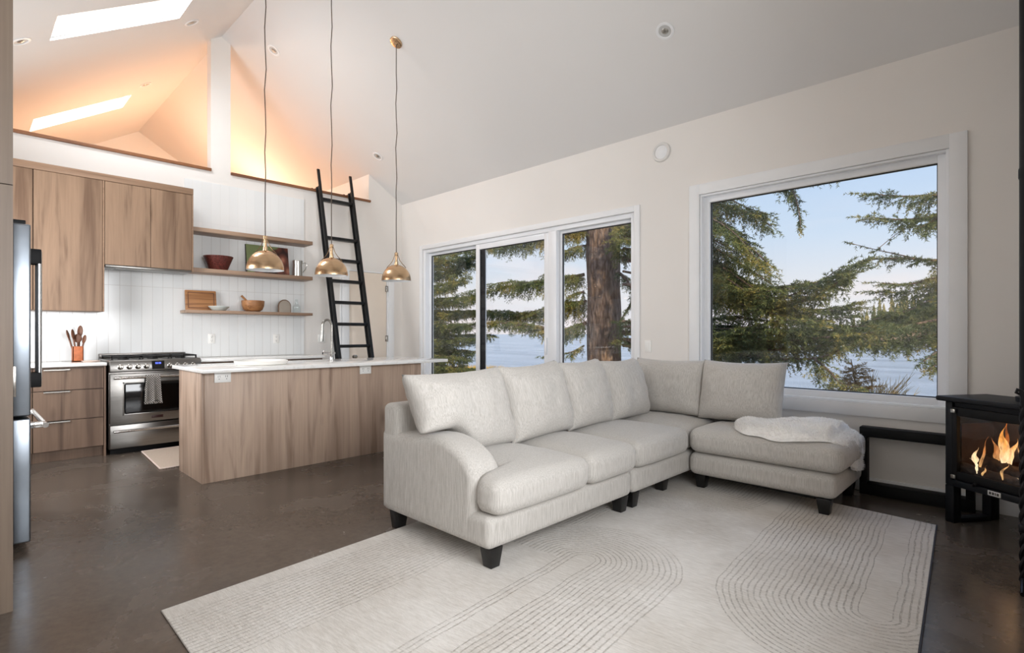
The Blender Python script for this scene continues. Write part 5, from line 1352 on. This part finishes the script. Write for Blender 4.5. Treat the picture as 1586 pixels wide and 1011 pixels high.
# ground, bank, water, far shore
def bank_edge(x): return 12.6 + 3.0 * sstep(-10, -17, x) + .5 * math.sin(x * .7)
b = B(); nx, ny = 70, 26; V = []
for i in range(nx + 1):
    x = -34 + 60 * i / nx; row = []
    for j in range(ny + 1):
        y = 5.02 + 13.5 * j / ny; e = bank_edge(x); z = GZ - .02 * (y - 5) * .0
        if y > e: z = GZ - min(3.2, (y - e) * 1.4)
        else: z += .05 * noise.noise(Vector((x * .8, y * .8, 0)))
        row.append(b.verts.new((x, y, z)))
    V.append(row)
for i in range(nx):
    for j in range(ny): b.faces.new((V[i][j], V[i + 1][j], V[i + 1][j + 1], V[i][j + 1]))
o = struct('ground', b, 'bank_earth', sharp=80)
b = B(); box(b, -1500, 900, 13.0, 2600, -3.3, -2.9); o = struct('water', b, 'sea_water', sharp=None)
# golden grass on the bank at the far left
m = 9000; gx = -24 + 13 * RNG.random(m); gy = np.array([bank_edge(x) for x in gx]) - 2.6 * RNG.random(m) ** 1.5; h = .12 + .22 * RNG.random(m)
base_ = np.stack([gx, gy, np.full(m, GZ - .03)], 1); a = RNG.random(m) * 6.283; wv = np.stack([np.cos(a), np.sin(a), np.zeros(m)], 1) * .012
lean_ = RNG.normal(size=(m, 3)) * .07; lean_[:, 2] = h
Vv = np.stack([base_ - wv, base_ + wv, base_ + lean_], 1).reshape(-1, 3)
o = numpy_mesh('grass', Vv, np.arange(3 * m, dtype=np.int32).reshape(-1, 3), 'grass_gold', None, (-18, 14, GZ)); set_tags(o, 'golden grass on the bank beyond the left pane of the glass door', 'grass', None, 'stuff')
# headland across the water with its conifers
FD = 260.0
def head_h(px_): return 3.0 + 9 * sstep(1290, 1420, px_) + 5 * sstep(1420, 1500, px_)
b = B(); xs = list(range(1270, 1620, 10)); V = []
for p in xs:
    q = at(p, 516, FD); hh = head_h(p) * .75
    V.append([b.verts.new((q.x, q.y - 14, -3.1)), b.verts.new((q.x, q.y - 9, -1.6)), b.verts.new((q.x, q.y, hh * .35 - 1)), b.verts.new((q.x, q.y + 30, hh * .8)), b.verts.new((q.x, q.y + 90, -3.1))])
for a_, c_ in zip(V, V[1:]):
    for k in range(4): b.faces.new((a_[k], c_[k], c_[k + 1], a_[k + 1]))
struct('ground.001', b, 'shore_earth', sharp=80)
def far_conifer(seed):
    random.seed(seed); b = B(); h = 10.0
    cyl(b, (0, 0, 0), (0, 0, 2.5), .22, .16, 7)
    for k in range(15):
        f = k / 15; z = 1.2 + f * 8.6; r = (1 - f) ** .7 * 1.9 * random.uniform(.8, 1.15) + .12; n = 11
        tip = b.verts.new((0, 0, z + 1.35)); ring = []
        for q in range(n):
            a = 2 * math.pi * q / n + random.uniform(-.15, .15); rr = r * random.uniform(.6, 1.15) * (1 if q % 2 else .62); ring.append(b.verts.new((rr * math.cos(a), rr * math.sin(a), z - .25 * random.random() * r)))
        mid = b.verts.new((0, 0, z + .2))
        for q in range(n): b.faces.new((ring[q], ring[(q + 1) % n], tip)); b.faces.new((ring[(q + 1) % n], ring[q], mid))
    return b
FM = []
for k in range(3):
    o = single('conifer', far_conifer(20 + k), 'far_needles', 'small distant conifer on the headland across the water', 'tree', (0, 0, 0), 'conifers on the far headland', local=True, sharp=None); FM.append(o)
random.seed(5); k = 0
for row in range(3):
    for i in range(26):
        p = 1300 + 11.5 * i + random.uniform(-5, 5)
        if p < 1330 and random.random() < .5: continue
        q = at(p, 516, FD + 4 + row * 14 + (i % 2) * 6); hh = head_h(p)
        o = FM[k % 3] if k < 3 else FM[k % 3].copy()
        if k >= 3: COL.objects.link(o)
        s = random.uniform(.75, 1.2) * (.55 + .45 * sstep(1300, 1360, p)); o.location = (q.x, q.y, hh * (.22 + .22 * row) - 1.6); o.scale = (s, s, s * random.uniform(.9, 1.25)); o.rotation_euler = (0, 0, random.uniform(0, 6)); k += 1
bpy.context.view_layer.update()
